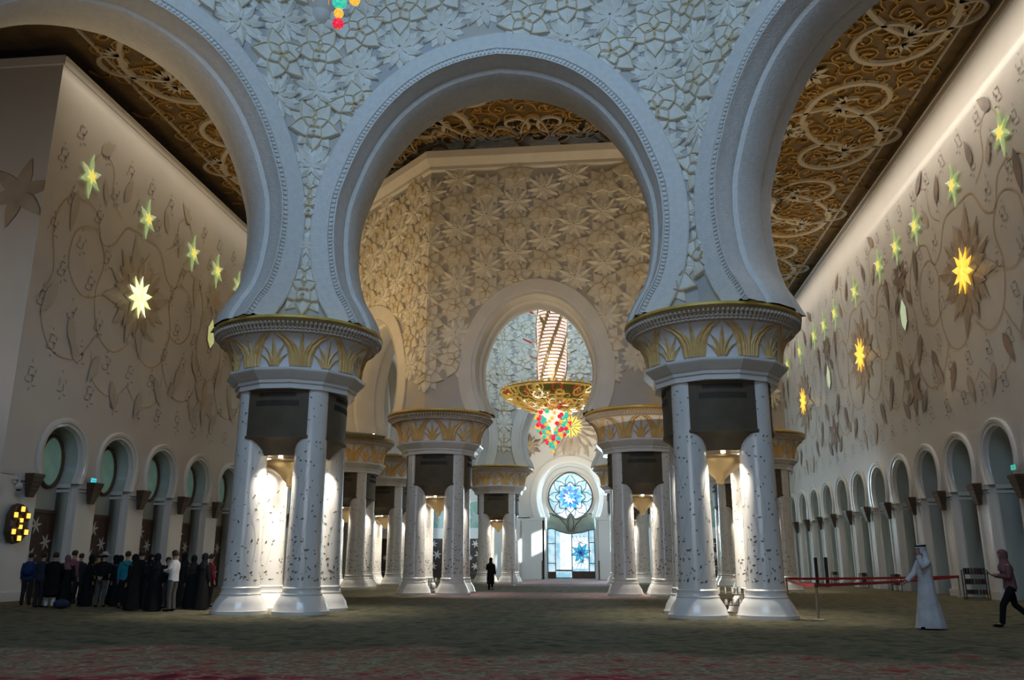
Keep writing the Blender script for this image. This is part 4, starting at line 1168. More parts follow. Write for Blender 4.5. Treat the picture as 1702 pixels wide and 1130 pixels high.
    def bead(mt, r):
        m_ = MB(); m_.sphere((0, 0, 0), r, mt, 12, 8); return m_.build('crystal_bead', root, smooth=True)
    pr = [bead(M['beadred'], .15), bead(M['beadteal'], .155), bead(M['beadamber'], .12)]
    k = 0
    tiers = [(1.12, 11.35, 14), (1.18, 11.0, 14), (1.12, 10.65, 14), (.98, 10.35, 13), (.80, 10.05, 11), (.58, 9.75, 9), (.34, 9.45, 6), (.0, 9.15, 1), (0, 8.85, 1), (.15, 9.28, 3)]
    for (R, z, q) in tiers:
        for i in range(q):
            a = 2 * pi * i / q + z * 3; j = (k * 7 + i) % 3; src = pr[j]
            if k < 3 and i == 0 and R > 1: j = k; src = pr[k]; o = src
            else: o = src.copy(); C.objects.link(o)
            o.location = (R * cos(a), R * sin(a), z + .12 * sin(i * 5))
        k += 1
    m_ = MB(); m_.tube([(0, 0, zt), (0, 0, 30)], .12, M['chgold']); m_.build('suspension_rod', root)
    l = bpy.data.lights.new('chandelier_glow', 'POINT'); l.energy = 220; l.color = (1, .85, .65); l.shadow_soft_size = 1.0
    lo = bpy.data.objects.new('chandelier_glow', l); C.objects.link(lo); lo.location = (XC, YC2 - 3.2, 14.6)
great_chandelier()
def near_chandelier():
    root = empty('chandelier', (-3.66, 10.3, 0)); tag(root, 'string of teal, amber and red crystal balls hanging from a chandelier at the top edge', 'chandelier')
    mb = MB(); mb.lathe([(.2, 10.5), (.7, 10.6), (1.5, 11.0), (1.7, 11.25), (1.5, 11.2), (.5, 10.9)], M['chgold'], 32, cap=True); mb.build('dish', root, smooth=True)
    mb = MB(); mb.tube([(0, 0, 11), (0, 0, 30)], .06, M['chgold']); mb.build('suspension_rod', root)
    for x, y, z, r, mt in ((0, 0, 9.10, .082, 'beadred'), (0, 0, 9.27, .072, 'beadamber'), (0, 0, 9.46, .105, 'beadteal'), (.23, 0, 9.475, .08, 'beadamber'), (0, 0, 9.66, .08, 'beadred'), (.23, 0, 9.65, .09, 'beadred'), (-.2, .1, 9.75, .09, 'beadteal'), (0, -.2, 9.8, .08, 'beadamber'), (.4, .1, 9.85, .09, 'beadteal'), (-.4, 0, 9.95, .09, 'beadred')):
        m_ = MB(); m_.sphere((0, 0, 0), r, M[mt], 16, 12); o = m_.build('crystal_bead', root, smooth=True); o.location = (x, y, z)
    mb = MB()
    for x, y in ((0, 0), (.23, 0), (-.2, .1), (0, -.2), (.4, .1), (-.4, 0)): mb.tube([(x, y, 9.1 if x == 0 and y == 0 else 9.5), (x, y, 10.6)], .008, M['chgold'], 4)
    mb.tube([(0, 0, 8.99), (0, 0, 9.03)], .015, M['chgold'], 6); mb.build('bead_wire', root)
near_chandelier()
# corbels at the creases of the near bay
for sg, lab in ((-1, 'white plaster corbel high on the crease left of the central arch'), (1, 'white plaster corbel high on the crease right of the central arch')):
    mb = MB(); c = (XC + sg * H1, YC1 + AP1 - .1)
    mb.lathe([(.04, 20.55), (.22, 20.6), (.36, 20.8), (.40, 20.98), (.34, 21.0), (.50, 21.15), (.62, 21.35), (.56, 21.4), (.80, 21.7), (.86, 21.95), (.86, 22.1)], M['plaster'], 24, c=c)
    o = mb.build('wall_corbel', smooth=True, auto=40); tag(o, lab, 'corbel', 'plaster corbels on the near bay')

exec_marker = 0
# ------------------------------------------------------------------ small things on the walls
def lantern():
    root = empty('wall_lantern', (XL + .12, 32.75, 3.05)); tag(root, 'dark hexagonal wall lantern with amber lit squares at the left picture edge', 'lantern')
    mb = MB(); R = .62
    pts = [(.0, .82), (.32, .72), (.58, .35), (.58, -.35), (.32, -.72), (0, -.82), (-.32, -.72), (-.58, -.35), (-.58, .35), (-.32, .72)]
    mb.add([(.0, a, b) for a, b in pts] + [(.22, a * .95, b * .95) for a, b in pts], [(i, (i + 1) % 10, (i + 1) % 10 + 10, i + 10) for i in range(10)] + [tuple(range(10, 20))], M['slat'])
    for (a, b) in ((0, .55), (.36, .3), (-.36, .3), (.36, -.3), (-.36, -.3), (0, -.55), (0, 0)):
        mb.lathe([(.2, 0), (.2, .04), (.16, .06)], M['brown'], 8, c=(0, 0)); L = len(mb.v)
        for i in range(L - 24 - 0 - 16, L):
            x, y, z = mb.v[i]; mb.v[i] = (.22 + z, a + x, b + y)
    mb.build('lantern_body', root)
    for (a, b, s_) in ((0, .58, .1), (.38, .33, .1), (-.38, .33, .1), (.38, -.33, .1), (-.38, -.33, .1), (0, -.58, .1), (0, .13, .08), (0, -.13, .08)):
        m_ = MB(); m_.box(.26, .31, a - s_, a + s_, b - s_, b + s_, M['lampamber']); m_.build('lamp_glass', root)
lantern()
def sign(name, loc, mt, lab, n):
    mb = MB(); mb.box(min(0, n * .08), max(0, n * .08), -.22, .22, -.12, .12, M['silver']); o = mb.build(name); o.location = loc
    m_ = MB(); m_.box(min(n * .08, n * .10), max(n * .08, n * .10), -.20, .20, -.10, .10, mt); m_.build('sign_face', o)
    p_ = MB(); x = n * .105
    # running figure and arrow
    for q in ([(-.12, -.06), (-.09, 0), (-.10, .05)], [(-.09, 0), (-.05, -.03), (-.05, -.07)], [(-.13, .03), (-.06, .03)], [(.0, 0), (.12, 0)], [(.08, .04), (.13, 0), (.08, -.04)]):
        p_.tube([(x, a, b) for a, b in q], .010, M['doorwhite'], 4)
    p_.build('sign_pictogram', o); tag(o, lab, 'exit sign'); return o
sign('exit_sign', (XL + .14, 37.62, 5.24), M['exit'], 'small lit cyan exit sign above a bracket on the left wall', 1)
sign('exit_sign', (XR - .15, 37.5, 5.45), M['exitg'], 'small lit green exit sign above the bracket at the right picture edge', -1)
o = sign('exit_sign', (XC + 4.5, YEND - .01, 5.3), M['exit'], 'tiny lit cyan exit sign right of the far window', 1); o.rotation_euler = (0, 0, -pi / 2)
mb = MB(); mb.tube([(0, 0, .3), (.35, 0, .3), (.35, 0, .12)], .03, M['silver']); mb.sphere((.35, 0, 0), .15, M['silver'], 14, 8)
o = mb.build('security_camera', smooth=True); o.location = (XL + .05, 32.3, 4.5); tag(o, 'white dome security camera on the left wall above the lantern', 'camera')
m_ = MB(); m_.sphere((.35, 0, -.06), .12, M['grille'], 12, 6); m_.build('lens_dome', o, smooth=True)
for (x, y, lab) in ((XC - 12.5, 50.3, 'small spotlight standing on the far left cluster capital'), (XC - 10.8, 51.2, 'second small spotlight on the far left cluster capital, nearer the arch')):
    mb = MB(); mb.tube([(0, 0, 0), (0, 0, .12)], .05, M['grille'], 8); mb.tube([(0, -.12, .2), (0, .14, .26)], [.12, .15], M['grille'], 10)
    o = mb.build('spotlight'); o.location = (x, y, 9.17); tag(o, lab, 'spotlight', 'spotlights on the capitals')
    m_ = MB(); m_.sphere((0, -.14, .2), .1, M['lampwhite'], 10, 6, (1, .3, 1)); m_.build('lamp_face', o)

# ------------------------------------------------------------------ barrier, stands, racks
def stanchion(x, y, lab, h=1.02):
    root = empty('barrier_post', (x, y, 0)); tag(root, lab, 'barrier post', 'brass belt barrier posts')
    mb = MB(); mb.lathe([(.18, 0), (.18, .02), (.15, .035), (.05, .05)], M['steel'], 20); mb.build('base', root, smooth=True, auto=40)
    mb = MB(); mb.lathe([(.035, .04), (.035, h - .14)], M['steel'], 14); mb.build('pole', root, smooth=True, auto=40)
    mb = MB(); mb.lathe([(.045, h - .14), (.045, h - .01), (.03, h)], M['rackm'], 14); mb.build('belt_head', root, smooth=True, auto=40)
PO = [(7.9, 36.9), (5.92, 25.7), (16.55, 43.4)]
# keep the three posts on one sight of the barrier line
stanchion(*PO[1], 'nearest brass barrier post right of the nearest right cluster')
stanchion(6.95, 34.9, 'brass barrier post half hidden behind the base of the nearest right cluster')
stanchion(*PO[2], 'farthest brass barrier post at the right end of the red belt')
def belt(a, b, z, lab, sag=.05):
    mb = MB(); rows = []
    d = Vector((b[0] - a[0], b[1] - a[1], 0)).normalized(); nrm = Vector((-d.y, d.x, 0)) * .012
    for i in range(13):
        t = i / 12; x = lerp(a[0], b[0], t); y = lerp(a[1], b[1], t); zz = z - sag * 4 * t * (1 - t)
        rows.append([(x + nrm.x, y + nrm.y, zz - .045), (x + nrm.x, y + nrm.y, zz + .045), (x - nrm.x, y - nrm.y, zz + .045), (x - nrm.x, y - nrm.y, zz - .045)])
    mb.grid(rows, M['redbelt'], True); o = mb.build('barrier_belt'); tag(o, lab, 'belt', 'red barrier belts'); 
belt((6.95, 34.9), PO[1], .95, 'red belt running from the half hidden post to the nearest brass post', .06)
belt(PO[1], PO[2], .95, 'long red belt stretched from the nearest post to the farthest post', .05)
belt((6.95, 34.9), PO[2], .97, 'upper red belt behind, from the half hidden post to the farthest post', .03)

def book_colours():
    cs = [(.12, .03, .025), (.03, .06, .035), (.14, .11, .065), (.025, .03, .06), (.19, .16, .12)]
    return [mat('book_cover', c, .6, noise=(6, tuple(v * .7 for v in c))) for c in cs]
BK = book_colours()
def rack(x, y, rz, wd, tiers, h0, hstep, lab, group, nb):
    root = empty('book_rack', (x, y, 0), rz); tag(root, lab, 'book rack')
    mb = MB()
    for sg in (-1, 1):
        for yy in (-.16, .16): mb.box(sg * wd / 2 - .02, sg * wd / 2 + .02, yy - .02, yy + .02, 0, h0 + hstep * (tiers - 1) + .2, M['rackm'])
    for sg in (-1, 1): mb.box(-wd / 2, wd / 2, sg * .16 - .01, sg * .16 + .01, .06, .09, M['rackm'])
    for sg in (-1, 1): mb.box(sg * wd / 2 - .01, sg * wd / 2 + .01, -.16, .16, h0 + hstep * (tiers - 1) + .16, h0 + hstep * (tiers - 1) + .19, M['rackm'])
    mb.build('frame', root)
    for t in range(tiers):
        m_ = MB(); z = h0 + t * hstep; m_.box(-wd / 2, wd / 2, -.18, .18, z, z + .025, M['rackm']); m_.tube([(-wd / 2, -.18, z + .08), (wd / 2, -.18, z + .08)], .008, M['rackm'], 5); m_.build('shelf', root)
    cr, sr = cos(rz), sin(rz); k = 0
    ordn = ['lowest', 'second', 'third']
    for t in range(tiers):
        for i in range(nb):
            bx_ = -wd / 2 + .1 + i * (wd - .2) / max(nb - 1, 1); m_ = MB(); w_ = .05 + .02 * ((i * 7 + t) % 3); hh = .17 + .04 * ((i * 3 + t) % 3)
            m_.box(-w_ / 2, w_ / 2, -.12, .12, 0, hh, BK[(i * 2 + t * 3) % 5]); m_.box(-w_ / 2 + .006, w_ / 2 - .006, -.125, .115, .006, hh - .006, M['doorwhite'])
            o = m_.build('book'); o.location = (x + bx_ * cr, y + bx_ * sr, h0 + t * hstep + .026); o.rotation_euler = (0, 0, rz)
            tag(o, '%s book, %s on the %s shelf of the %s' % (('red', 'green', 'tan', 'navy', 'beige')[(i * 2 + t * 3) % 5], ('leftmost', 'second', 'third', 'fourth', 'fifth', 'sixth', 'seventh')[i], ordn[t] if t < tiers - 1 else 'top', group), 'book', 'books on the ' + group)
rack(16.15, 40.5, pi / 2 + .9, .95, 3, .25, .42, 'dark three-tier book rack by the right wall beside the woman with the phone', 'rack by the phone woman', 7)
rack(16.6, 52.5, pi / 2, .7, 2, .35, .38, 'small dark book rack against the right wall behind the man in white', 'rack behind the white robe', 4)
rack(16.6, 58.9, pi / 2, .7, 2, .35, .38, 'small dark book rack against the right wall above the middle of the red belt', 'rack above mid belt', 4)
rack(16.6, 66.0, pi / 2, .7, 2, .35, .38, 'small dark book rack next to the tall black post at the right wall', 'rack by the tall posts', 4)
rack(XC + 7.04, 27.9, 0, 1.05, 2, .28, .32, 'low bronze book rack between the shafts of the nearest right cluster', 'rack in the nearest right cluster', 5)
rack(XC - 5.3, 44.9, 0, 1.0, 2, .25, .30, 'low bronze book rack between the shafts of the left cluster under the second arch', 'rack in the second arch cluster', 4)
for (x, y, lab) in ((14.7, 63.3, 'tall black post standing left by the right wall'), (14.9, 61.3, 'tall black post standing right of its twin by the right wall')):
    mb = MB(); mb.box(-.11, .11, -.05, .05, .03, 1.95, M['grille']); mb.box(-.2, .2, -.15, .15, 0, .03, M['grille']); o = mb.build('signpost'); o.location = (x, y, 0); tag(o, lab, 'post')
mb = MB(); mb.lathe([(.22, 0), (.2, .03), (.03, .05), (.03, 1.05)], M['steel'], 14); o = mb.build('lectern_stand'); o.location = (-6.6, 61.5, 0); tag(o, 'slim stand with a flat top beside the woman in black', 'stand')
m_ = MB(); m_.box(-.45, .45, -.25, .25, 1.05, 1.09, M['steel']); m_.build('stand_top', o)
for sg, lab in ((-1, 'thin dark barrier post left of the far window door'), (1, 'thin dark barrier post right of the far window door')):
    mb = MB(); mb.box(-.07, .07, -.05, .05, 0, 1.75, M['rackm']); mb.box(-.2, .2, -.2, .2, 0, .03, M['rackm']); o = mb.build('door_post'); o.location = (XC + sg * 2.72, 84.0, 0); tag(o, lab, 'post')

# ------------------------------------------------------------------ people
SKIN = mat('skin', (.42, .25, .17), .55, noise=(8, (.38, .22, .15))); SKIN2 = mat('skin_tan', (.30, .17, .11), .55)
CLOTH = {}
def cloth(name, col):
    if name not in CLOTH: CLOTH[name] = mat('cloth_' + name, col, .85, noise=(5, tuple(c * .8 for c in col)), spec=.15)
    return CLOTH[name]
cloth('black', (.010, .010, .011)); cloth('charcoal', (.028, .028, .032)); cloth('white', (.60, .60, .62)); cloth('trouser_grey', (.10, .095, .09))
cloth('teal', (.02, .20, .26)); cloth('pink', (.26, .10, .11)); cloth('blue', (.02, .045, .13)); cloth('bluegrey', (.035, .04, .055)); cloth('red', (.22, .02, .03))
cloth('yellow', (.30, .20, .02)); cloth('navy', (.010, .011, .017)); cloth('rose', (.20, .10, .10)); cloth('denim', (.04, .05, .08)); cloth('cream', (.42, .38, .30)); cloth('green', (.08, .25, .03)); cloth('hat', (.50, .46, .40))
HAIRM = mat('dark_hair', (.015, .011, .009), .6)
def skin_mesh(name, nodes, edges, parent, mt, levels=1):
    bm = bmesh.new(); sl = bm.verts.layers.skin.verify(); vs = []
    for i, (p, r) in enumerate(nodes):
        v = bm.verts.new(p); rr = r if isinstance(r, tuple) else (r, r); v[sl].radius = rr; v[sl].use_root = (i == 0); vs.append(v)
    for a, b in edges: bm.edges.new((vs[a], vs[b]))
    me = bpy.data.meshes.new(name); bm.to_mesh(me); bm.free()
    tmp = bpy.data.objects.new('tmp', me); C.objects.link(tmp)
    sk = tmp.modifiers.new('s', 'SKIN'); sk.use_smooth_shade = True
    sb = tmp.modifiers.new('b', 'SUBSURF'); sb.levels = levels; sb.render_levels = levels
    dg = bpy.context.evaluated_depsgraph_get(); ev = tmp.evaluated_get(dg); nm = bpy.data.meshes.new_from_object(ev, depsgraph=dg)
    bpy.data.objects.remove(tmp); bpy.data.meshes.remove(me)
    nm.materials.clear(); nm.materials.append(mt); nm.shade_smooth(); nm.name = name
    o = bpy.data.objects.new(name, nm); C.objects.link(o); o.parent = parent; return o
def loft(mb, rings, mt, n=18, fold=0.0, nf=7, cap=False, ph=0.0):
    """rings: (centre, rx, ry) horizontal ellipses"""
    rows = []
    m = len(rings)
    for i, (c, rx, ry) in enumerate(rings):
        t = i / (m - 1)
        f = fold * t
        rows.append([(c[0] + rx * (1 + f * sin(nf * a + ph)) * cos(a), c[1] + ry * (1 + f * sin(nf * a + ph)) * sin(a), c[2]) for a in [2 * pi * j / n for j in range(n)]])
    mb.grid(rows, mt, True)
    if cap: mb.add(rows[-1], [tuple(range(n))], mt); mb.add(rows[0], [tuple(range(n))], mt)
def person(label, x, y, face, H=1.88, top='black', bottom='black', kind='trousers', head='hair', arms=('down', 'down'), stride=0.0, extras=(), wide=1.0, lean=0.0, group=None, skin=None, turn=0.0, sandals='black'):
    """face: compass angle the person looks towards (0 = +X, pi/2 = away from us)"""
    skin = skin or SKIN
    root = empty('person', (x, y, 0), face + pi / 2); k = H / 1.8; root.scale = (k, k, k)
    tag(root, label, 'person', group)
    W = wide
    # joints (front is -Y)
    sh = .185 * W; hipx = .095
    st = stride
    L = lean
    pel = (0, 0, .95); chest = (0, -.02 - L * .5, 1.28); neck = (0, -.01 - L, 1.50); hd0 = (0, -.02 - L, 1.585); hd1 = (0, -.035 - L, 1.68); hd2 = (0, -.025 - L, 1.755)
    nodes = [(pel, (.13 * W, .10)), ((0, 0, 1.10), (.12 * W, .09)), (chest, (.15 * W, .105)), ((0, -L, 1.43), (.10, .075)), (neck, (.055, .055)), (hd0, (.062, .075)), (hd1, (.078, .098)), (hd2, (.06, .075))]
    edges = [(0, 1), (1, 2), (2, 3), (3, 4), (4, 5), (5, 6), (6, 7)]
    nodes += [((0, hd1[1] - .105, 1.662), (.012, .014))]; edges += [(6, 8)]           # nose
    armpts = []
    for side, pose in zip((-1, 1), arms):
        s = side * sh
        if pose == 'down': e = (s * 1.18, .02, 1.13); h = (s * 1.22, -.05, .88)
        elif pose == 'back': e = (s * 1.15, .14, 1.15); h = (s * 1.05, .22, .92)
        elif pose == 'forward': e = (s * 1.15, -.14, 1.16); h = (s * 1.05, -.34, 1.00)
        elif pose == 'hold': e = (s * 1.18, -.03, 1.15); h = (s * .55, -.27, 1.20)
        elif pose == 'fold': e = (s * 1.2, -.06, 1.16); h = (s * .2, -.24, 1.13)
        elif pose == 'raise': e = (s * 1.15, -.14, 1.30); h = (s * .70, -.16, 1.56)
        elif pose == 'behind': e = (s * 1.25, .12, 1.15); h = (s * .25, .20, .98)
        S0 = (s, -L * .9, 1.41); e = (e[0], e[1] - L * .6, e[2]); h = (h[0], h[1] - L * .6, h[2])
        b = len(nodes); nodes += [(S0, .055), (e, .040), (h, .027)]; edges += [(3, b), (b, b + 1), (b + 1, b + 2)]
        armpts.append((S0, e, h))
        fd = (Vector(h) - Vector(e)).normalized(); side_v = Vector((0, 1, 0)) if abs(fd.z) > .6 else Vector((1, 0, 0)).cross(fd).normalized()
        if abs(fd.z) <= .6: side_v = Vector((1, 0, 0)) - fd * fd.x; side_v.normalize()
        pb = Vector(h) + fd * .045; b2 = len(nodes); nodes.append((tuple(pb), (.032, .018))); edges.append((b + 2, b2))
        curl = fd.cross(side_v) * (.5 * side)
        for q, (off, ln_) in enumerate(((-.026, .062), (-.009, .074), (.009, .070), (.026, .054))):
            r0 = pb + side_v * off + fd * .03; r1 = r0 + fd * ln_ * .55; r2 = r1 + (fd + curl * .6).normalized() * ln_ * .5
            b3 = len(nodes); nodes += [(tuple(r0), .0085), (tuple(r1), .0082), (tuple(r2), .0065)]; edges += [(b2, b3), (b3, b3 + 1), (b3 + 1, b3 + 2)]
        t0 = Vector(h) + fd * .02 + side_v * -.03; t1 = t0 + (fd * .8 - side_v * .6) * .045
        b3 = len(nodes); nodes += [(tuple(t0), .010), (tuple(t1), .008)]; edges += [(b + 2, b3), (b3, b3 + 1)]
    legs = []
    for side in (-1, 1):
        s = side * hipx; d = st * side
        kn = (s * 1.1, -.03 - d * .30 - (.05 if st else 0), .51); an = (s * 1.15, .02 - d * .62 if d > 0 else .02 - d * .75, .09 + (.10 if d < 0 and st else 0)); toe = (s * 1.5, an[1] - .15, .035 + (.02 if d < 0 and st else 0))
        b = len(nodes); nodes += [((s, 0, .90), .085), (kn, .055), (an, .038), (toe, (.038, .022))]; edges += [(0, b), (b, b + 1), (b + 1, b + 2), (b + 2, b + 3)]
        legs.append(((s, 0, .90), kn, an, toe))
    skin_mesh('body', nodes, edges, root, skin)
    hd = hd1
    # eyes, brows and mouth
    mb = MB()
    for s in (-1, 1):
        mb.sphere((s * .030, hd[1] - .088, 1.685), .010, M['doorwhite'], 8, 5, (1.2, .6, .7)); mb.sphere((s * .030, hd[1] - .094, 1.685), .005, M['grille'], 6, 4)
        mb.tube([(s * .015, hd[1] - .094, 1.704), (s * .046, hd[1] - .086, 1.703)], .0035, HAIRM, 4)
    mb.build('eyes', root)
    mb = MB(); mb.tube([(-.02, hd[1] - .084, 1.628), (0, hd[1] - .090, 1.627), (.02, hd[1] - .084, 1.628)], .004, cloth('rose', None), 5); mb.build('mouth', root)
    tm = cloth(top, None); bmt = cloth(bottom, None)
    def sleeve(mb, A, mt, w0=.072, w1=.05, cuff=1.0):
        S0, e, h = [Vector(q) for q in A]; h2 = e.lerp(h, cuff)
        mb.tube([S0 + Vector((-.02 if S0.x > 0 else .02, 0, .012)), S0.lerp(e, .5), e, e.lerp(h2, .5), h2], [w0, w0 * .92, w0 * .82, (w0 * .7 + w1) / 2, w1], mt, 10)
    if kind in ('abaya', 'thobe', 'coat'):
        mb = MB(); z0 = .03 if kind != 'coat' else .42; fl = .27 if kind == 'abaya' else (.285 if kind == 'thobe' else .22)
        sx = 1 if not st else 1.0
        rg = [((0, -.005 - L, 1.50), .075, .07), ((0, -L, 1.455), .165 * W, .10), ((0, -L * .9, 1.40), .215 * W, .13), ((0, -.01 - L * .5, 1.25), .205 * W, .15), ((0, 0, 1.08), .185 * W, .14), ((0, 0, .92), .20 * W, .155), ((0, 0, .65), .215 * W, .18 + abs(st) * .10), ((0, st * .05, .35), fl * .9, .21 + abs(st) * .30), ((0, st * .08, z0), fl, .25 + abs(st) * .45)]
        loft(mb, rg, tm, 28, .07, 9)
        mb.build({'abaya': 'abaya', 'thobe': 'thobe', 'coat': 'long_coat'}[kind], root, smooth=True)
        mb = MB()
        for A in armpts: sleeve(mb, A, tm, .085, .07 if kind == 'abaya' else .058, .96)
        mb.build('sleeves', root, smooth=True)
    else:
        mb = MB()
        loft(mb, [((0, -.005 - L, 1.50), .07, .065), ((0, -L, 1.455), .16 * W, .095), ((0, -L * .9, 1.40), .21 * W, .125), ((0, -.01 - L * .5, 1.25), .20 * W, .145), ((0, 0, 1.08), .175 * W, .13), ((0, 0, .96), .175 * W, .14), ((0, 0, .88), .18 * W, .145)], tm, 20, .03, 6)
        for A in armpts: sleeve(mb, A, tm, .07, .048, .92)
        mb.build('shirt', root, smooth=True)
    if kind in ('trousers', 'coat'):
        mb = MB(); loft(mb, [((0, 0, 1.0), .155 * W, .115), ((0, 0, .90), .175 * W, .125), ((0, 0, .82), .165 * W, .12)], bmt, 18)
        for lg in legs:
            h_, kn, an, toe = [Vector(q) for q in lg]
            mb.tube([h_ + Vector((0, 0, .02)), h_.lerp(kn, .5), kn, kn.lerp(an, .5), an + Vector((0, 0, -.02))], [.10, .092, .075, .068, .064], bmt, 12)
        mb.build('trousers', root, smooth=True)
    elif kind == 'skirt':
        mb = MB(); loft(mb, [((0, 0, 1.0), .15 * W, .12), ((0, 0, .85), .19 * W, .15), ((0, 0, .5), .20, .18), ((0, 0, .20), .24, .22)], bmt, 24, .08, 8); mb.build('skirt', root, smooth=True)
    sm = cloth(sandals, None); mb = MB()
    for lg in legs:
        an, toe = lg[2], lg[3]
        mb.sphere(((an[0] + toe[0]) / 2, (an[1] + toe[1]) / 2 - .02, toe[2] + .005), .05, sm, 12, 6, (.95, 2.6, .72))
    mb.build('shoes', root, smooth=True)
    cz = 1.69; cy = hd[1]
    def cap_shell(mb, mt, grow, cut, low=1.60, back=.02):
        rows = []
        for i in range(8):
            ph = (pi * .5) * i / 7; rows.append([((.082 + grow) * cos(a) * sin(ph) if ph else 0, cy + .012 + (.102 + grow) * sin(a) * sin(ph), cz + .02 + (.088 + grow) * cos(ph)) for a in [2 * pi * j / 20 for j in range(20)]])
        mb.grid(rows, mt, True)
        # sides and back, open at the face
        r2 = []
        for z, g in ((cz + .02, grow), (cz - .04, grow + .002), (low, grow - .01)):
            r2.append([((.082 + g) * cos(a), cy + .012 + (.102 + g) * sin(a), z) for a in [radians(-cut) + radians(180 + 2 * cut) * j / 18 for j in range(19)]])
        mb.grid(r2, mt)
    if head == 'hair':
        mb = MB(); cap_shell(mb, HAIRM, .008, 5, 1.63); mb.build('hair', root, smooth=True)
    elif head == 'hijab':
        mt = tm if 'scarf' not in dict(extras) else cloth(dict(extras)['scarf'], None)
        mb = MB(); cap_shell(mb, mt, .018, 48, 1.60)
        loft(mb, [((0, cy + .02, 1.62), .088, .10), ((0, cy + .02, 1.56), .085, .095), ((0, -.01 - L, 1.49), .125, .11), ((0, -.01 - L, 1.40), .205 * W, .155), ((0, -.01 - L * .8, 1.30), .215 * W, .165)], mt, 22, .05, 7); mb.build('headscarf', root, smooth=True)
    elif head == 'ghutra':
        mb = MB(); wm = cloth('white', None); cap_shell(mb, wm, .016, 35, 1.60)
        r2 = []
        for z, rx, ry in ((1.66, .098, .115), (1.58, .115, .12), (1.48, .165, .135), (1.38, .205, .15), (1.24, .19, .165)):
            r2.append([(rx * cos(a), cy + .03 + ry * sin(a), z) for a in [radians(-25) + radians(230) * j / 18 for j in range(19)]])
        mb.grid(r2, wm); mb.build('headcloth', root, smooth=True)
        mb = MB()
        for z in (1.755, 1.772): mb.tube([(.092 * cos(a), cy + .012 + .108 * sin(a), z + .008 * sin(a)) for a in [2 * pi * j / 24 for j in range(25)]], .011, cloth('black', None), 6)
        mb.build('head_cord', root, smooth=True)
    elif head == 'sunhat':
        mb = MB(); cap_shell(mb, HAIRM, .006, 5, 1.63); mb.build('hair', root, smooth=True)
        mb = MB(); mb.lathe([(.20, 1.715), (.19, 1.728), (.10, 1.735), (.098, 1.79), (.085, 1.825), (.02, 1.83)], cloth('hat', None), 24, c=(0, cy + .01)); mb.build('sun_hat', root, smooth=True, auto=50)
    E_ = dict(extras)
    if 'phone' in E_:
        h = Vector(armpts[0][2]).lerp(Vector(armpts[1][2]), .5); mb = MB(); mb.box(-.04, .04, -.008, .008, -.075, .075, M['grille']); o = mb.build('phone'); c, s_ = cos(face + pi / 2), sin(face + pi / 2); hx = armpts[0][2]
        lx, ly, lz = (hx[0] * .9, hx[1] - .09, hx[2] + .03); o.location = (x + k * (lx * c - ly * s_), y + k * (lx * s_ + ly * c), k * lz); o.rotation_euler = (.9, 0, face + pi / 2); tag(o, 'dark phone held in front by ' + E_['phone'], 'phone')
    if 'backpack' in E_:
        mb = MB(); mb.sphere((0, .19, 1.22), .17, cloth(E_['backpack'], None), 14, 8, (.95, .55, 1.35))
        for s in (-1, 1): mb.tube([(s * .10, .13, 1.40), (s * .11, 0, 1.485), (s * .12, -.15, 1.36), (s * .13, -.12, 1.15)], .018, cloth(E_['backpack'], None), 6)
        o = mb.build('backpack', smooth=True); o.location = (x, y, 0); o.rotation_euler = (0, 0, face + pi / 2); o.scale = (k, k, k); tag(o, 'blue backpack worn by the leftmost visitor', 'backpack')
    if 'bag' in E_:
        mb = MB(); mb.sphere((-.26 * W, 0.05, .98), .13, cloth(E_['bag'], None), 12, 8, (.5, 1.1, .95)); mb.tube([(-.25 * W, .05, 1.08), (-.20, .13, 1.25), (0, .165 , 1.38), (.15, .09, 1.475), (.17, -.02, 1.47)], .012, cloth(E_['bag'], None), 6)
        o = mb.build('shoulder_bag', smooth=True); o.location = (x, y, 0); o.rotation_euler = (0, 0, face + pi / 2); o.scale = (k, k, k); tag(o, E_['baglabel'], 'bag')
    return root
U = pi / 2   # away from us
G = 'visitors standing together left of the near cluster'
def gp(px, dep):                                        # sideways place of a sight line at a given depth along the hall
    d = (px - 1006.8) / 1400.0
    m = S.camera.matrix_world.to_3x3(); r = m @ Vector(((px - 851) / 1400.0, -(975 - 565) / 1400.0, -1)); return r.x / r.y * dep
V = person
V('person with a blue backpack, leftmost of the standing group', gp(45, 30.4), 30.4, U + .4, top='blue', bottom='charcoal', extras=(('backpack', 'blue'),), arms=('down', 'down'), group=G)
V('person in a blue-grey shirt seen from behind, second from the left of the group', gp(66, 28.9), 28.9, U - .2, top='bluegrey', bottom='charcoal', wide=1.15, arms=('fold', 'fold'), group=G)
V('broad person in long black top over white trousers, third from left', gp(86, 28.7), 28.7, U + .1, top='black', bottom='white', kind='coat', wide=1.2, arms=('fold', 'fold'), sandals='rose', group=G)
V('person in black with a reddish brown headscarf standing beside the blue bag on the carpet', gp(107, 29.2), 29.2, U + .5, H=1.78, top='black', kind='abaya', head='hijab', extras=(('scarf', 'rose'),), group=G)
V('person in a pink shirt, taller than his neighbours, legs apart', gp(117, 31.2), 31.2, U - .3, H=1.98, top='pink', bottom='charcoal', stride=.3, group=G)
V('person in a grey top just right of the pink shirt', gp(129, 32.6), 32.6, U, top='charcoal', bottom='charcoal', group=G)
V('woman in black bending slightly, left of the yellow top', gp(144, 29.9), 29.9, U - .6, H=1.80, top='black', kind='abaya', head='hijab', lean=.06, group=G)
V('person in a mustard yellow top half hidden in the middle of the group', gp(159, 31.3), 31.3, U + .8, H=1.88, top='yellow', bottom='black', group=G)
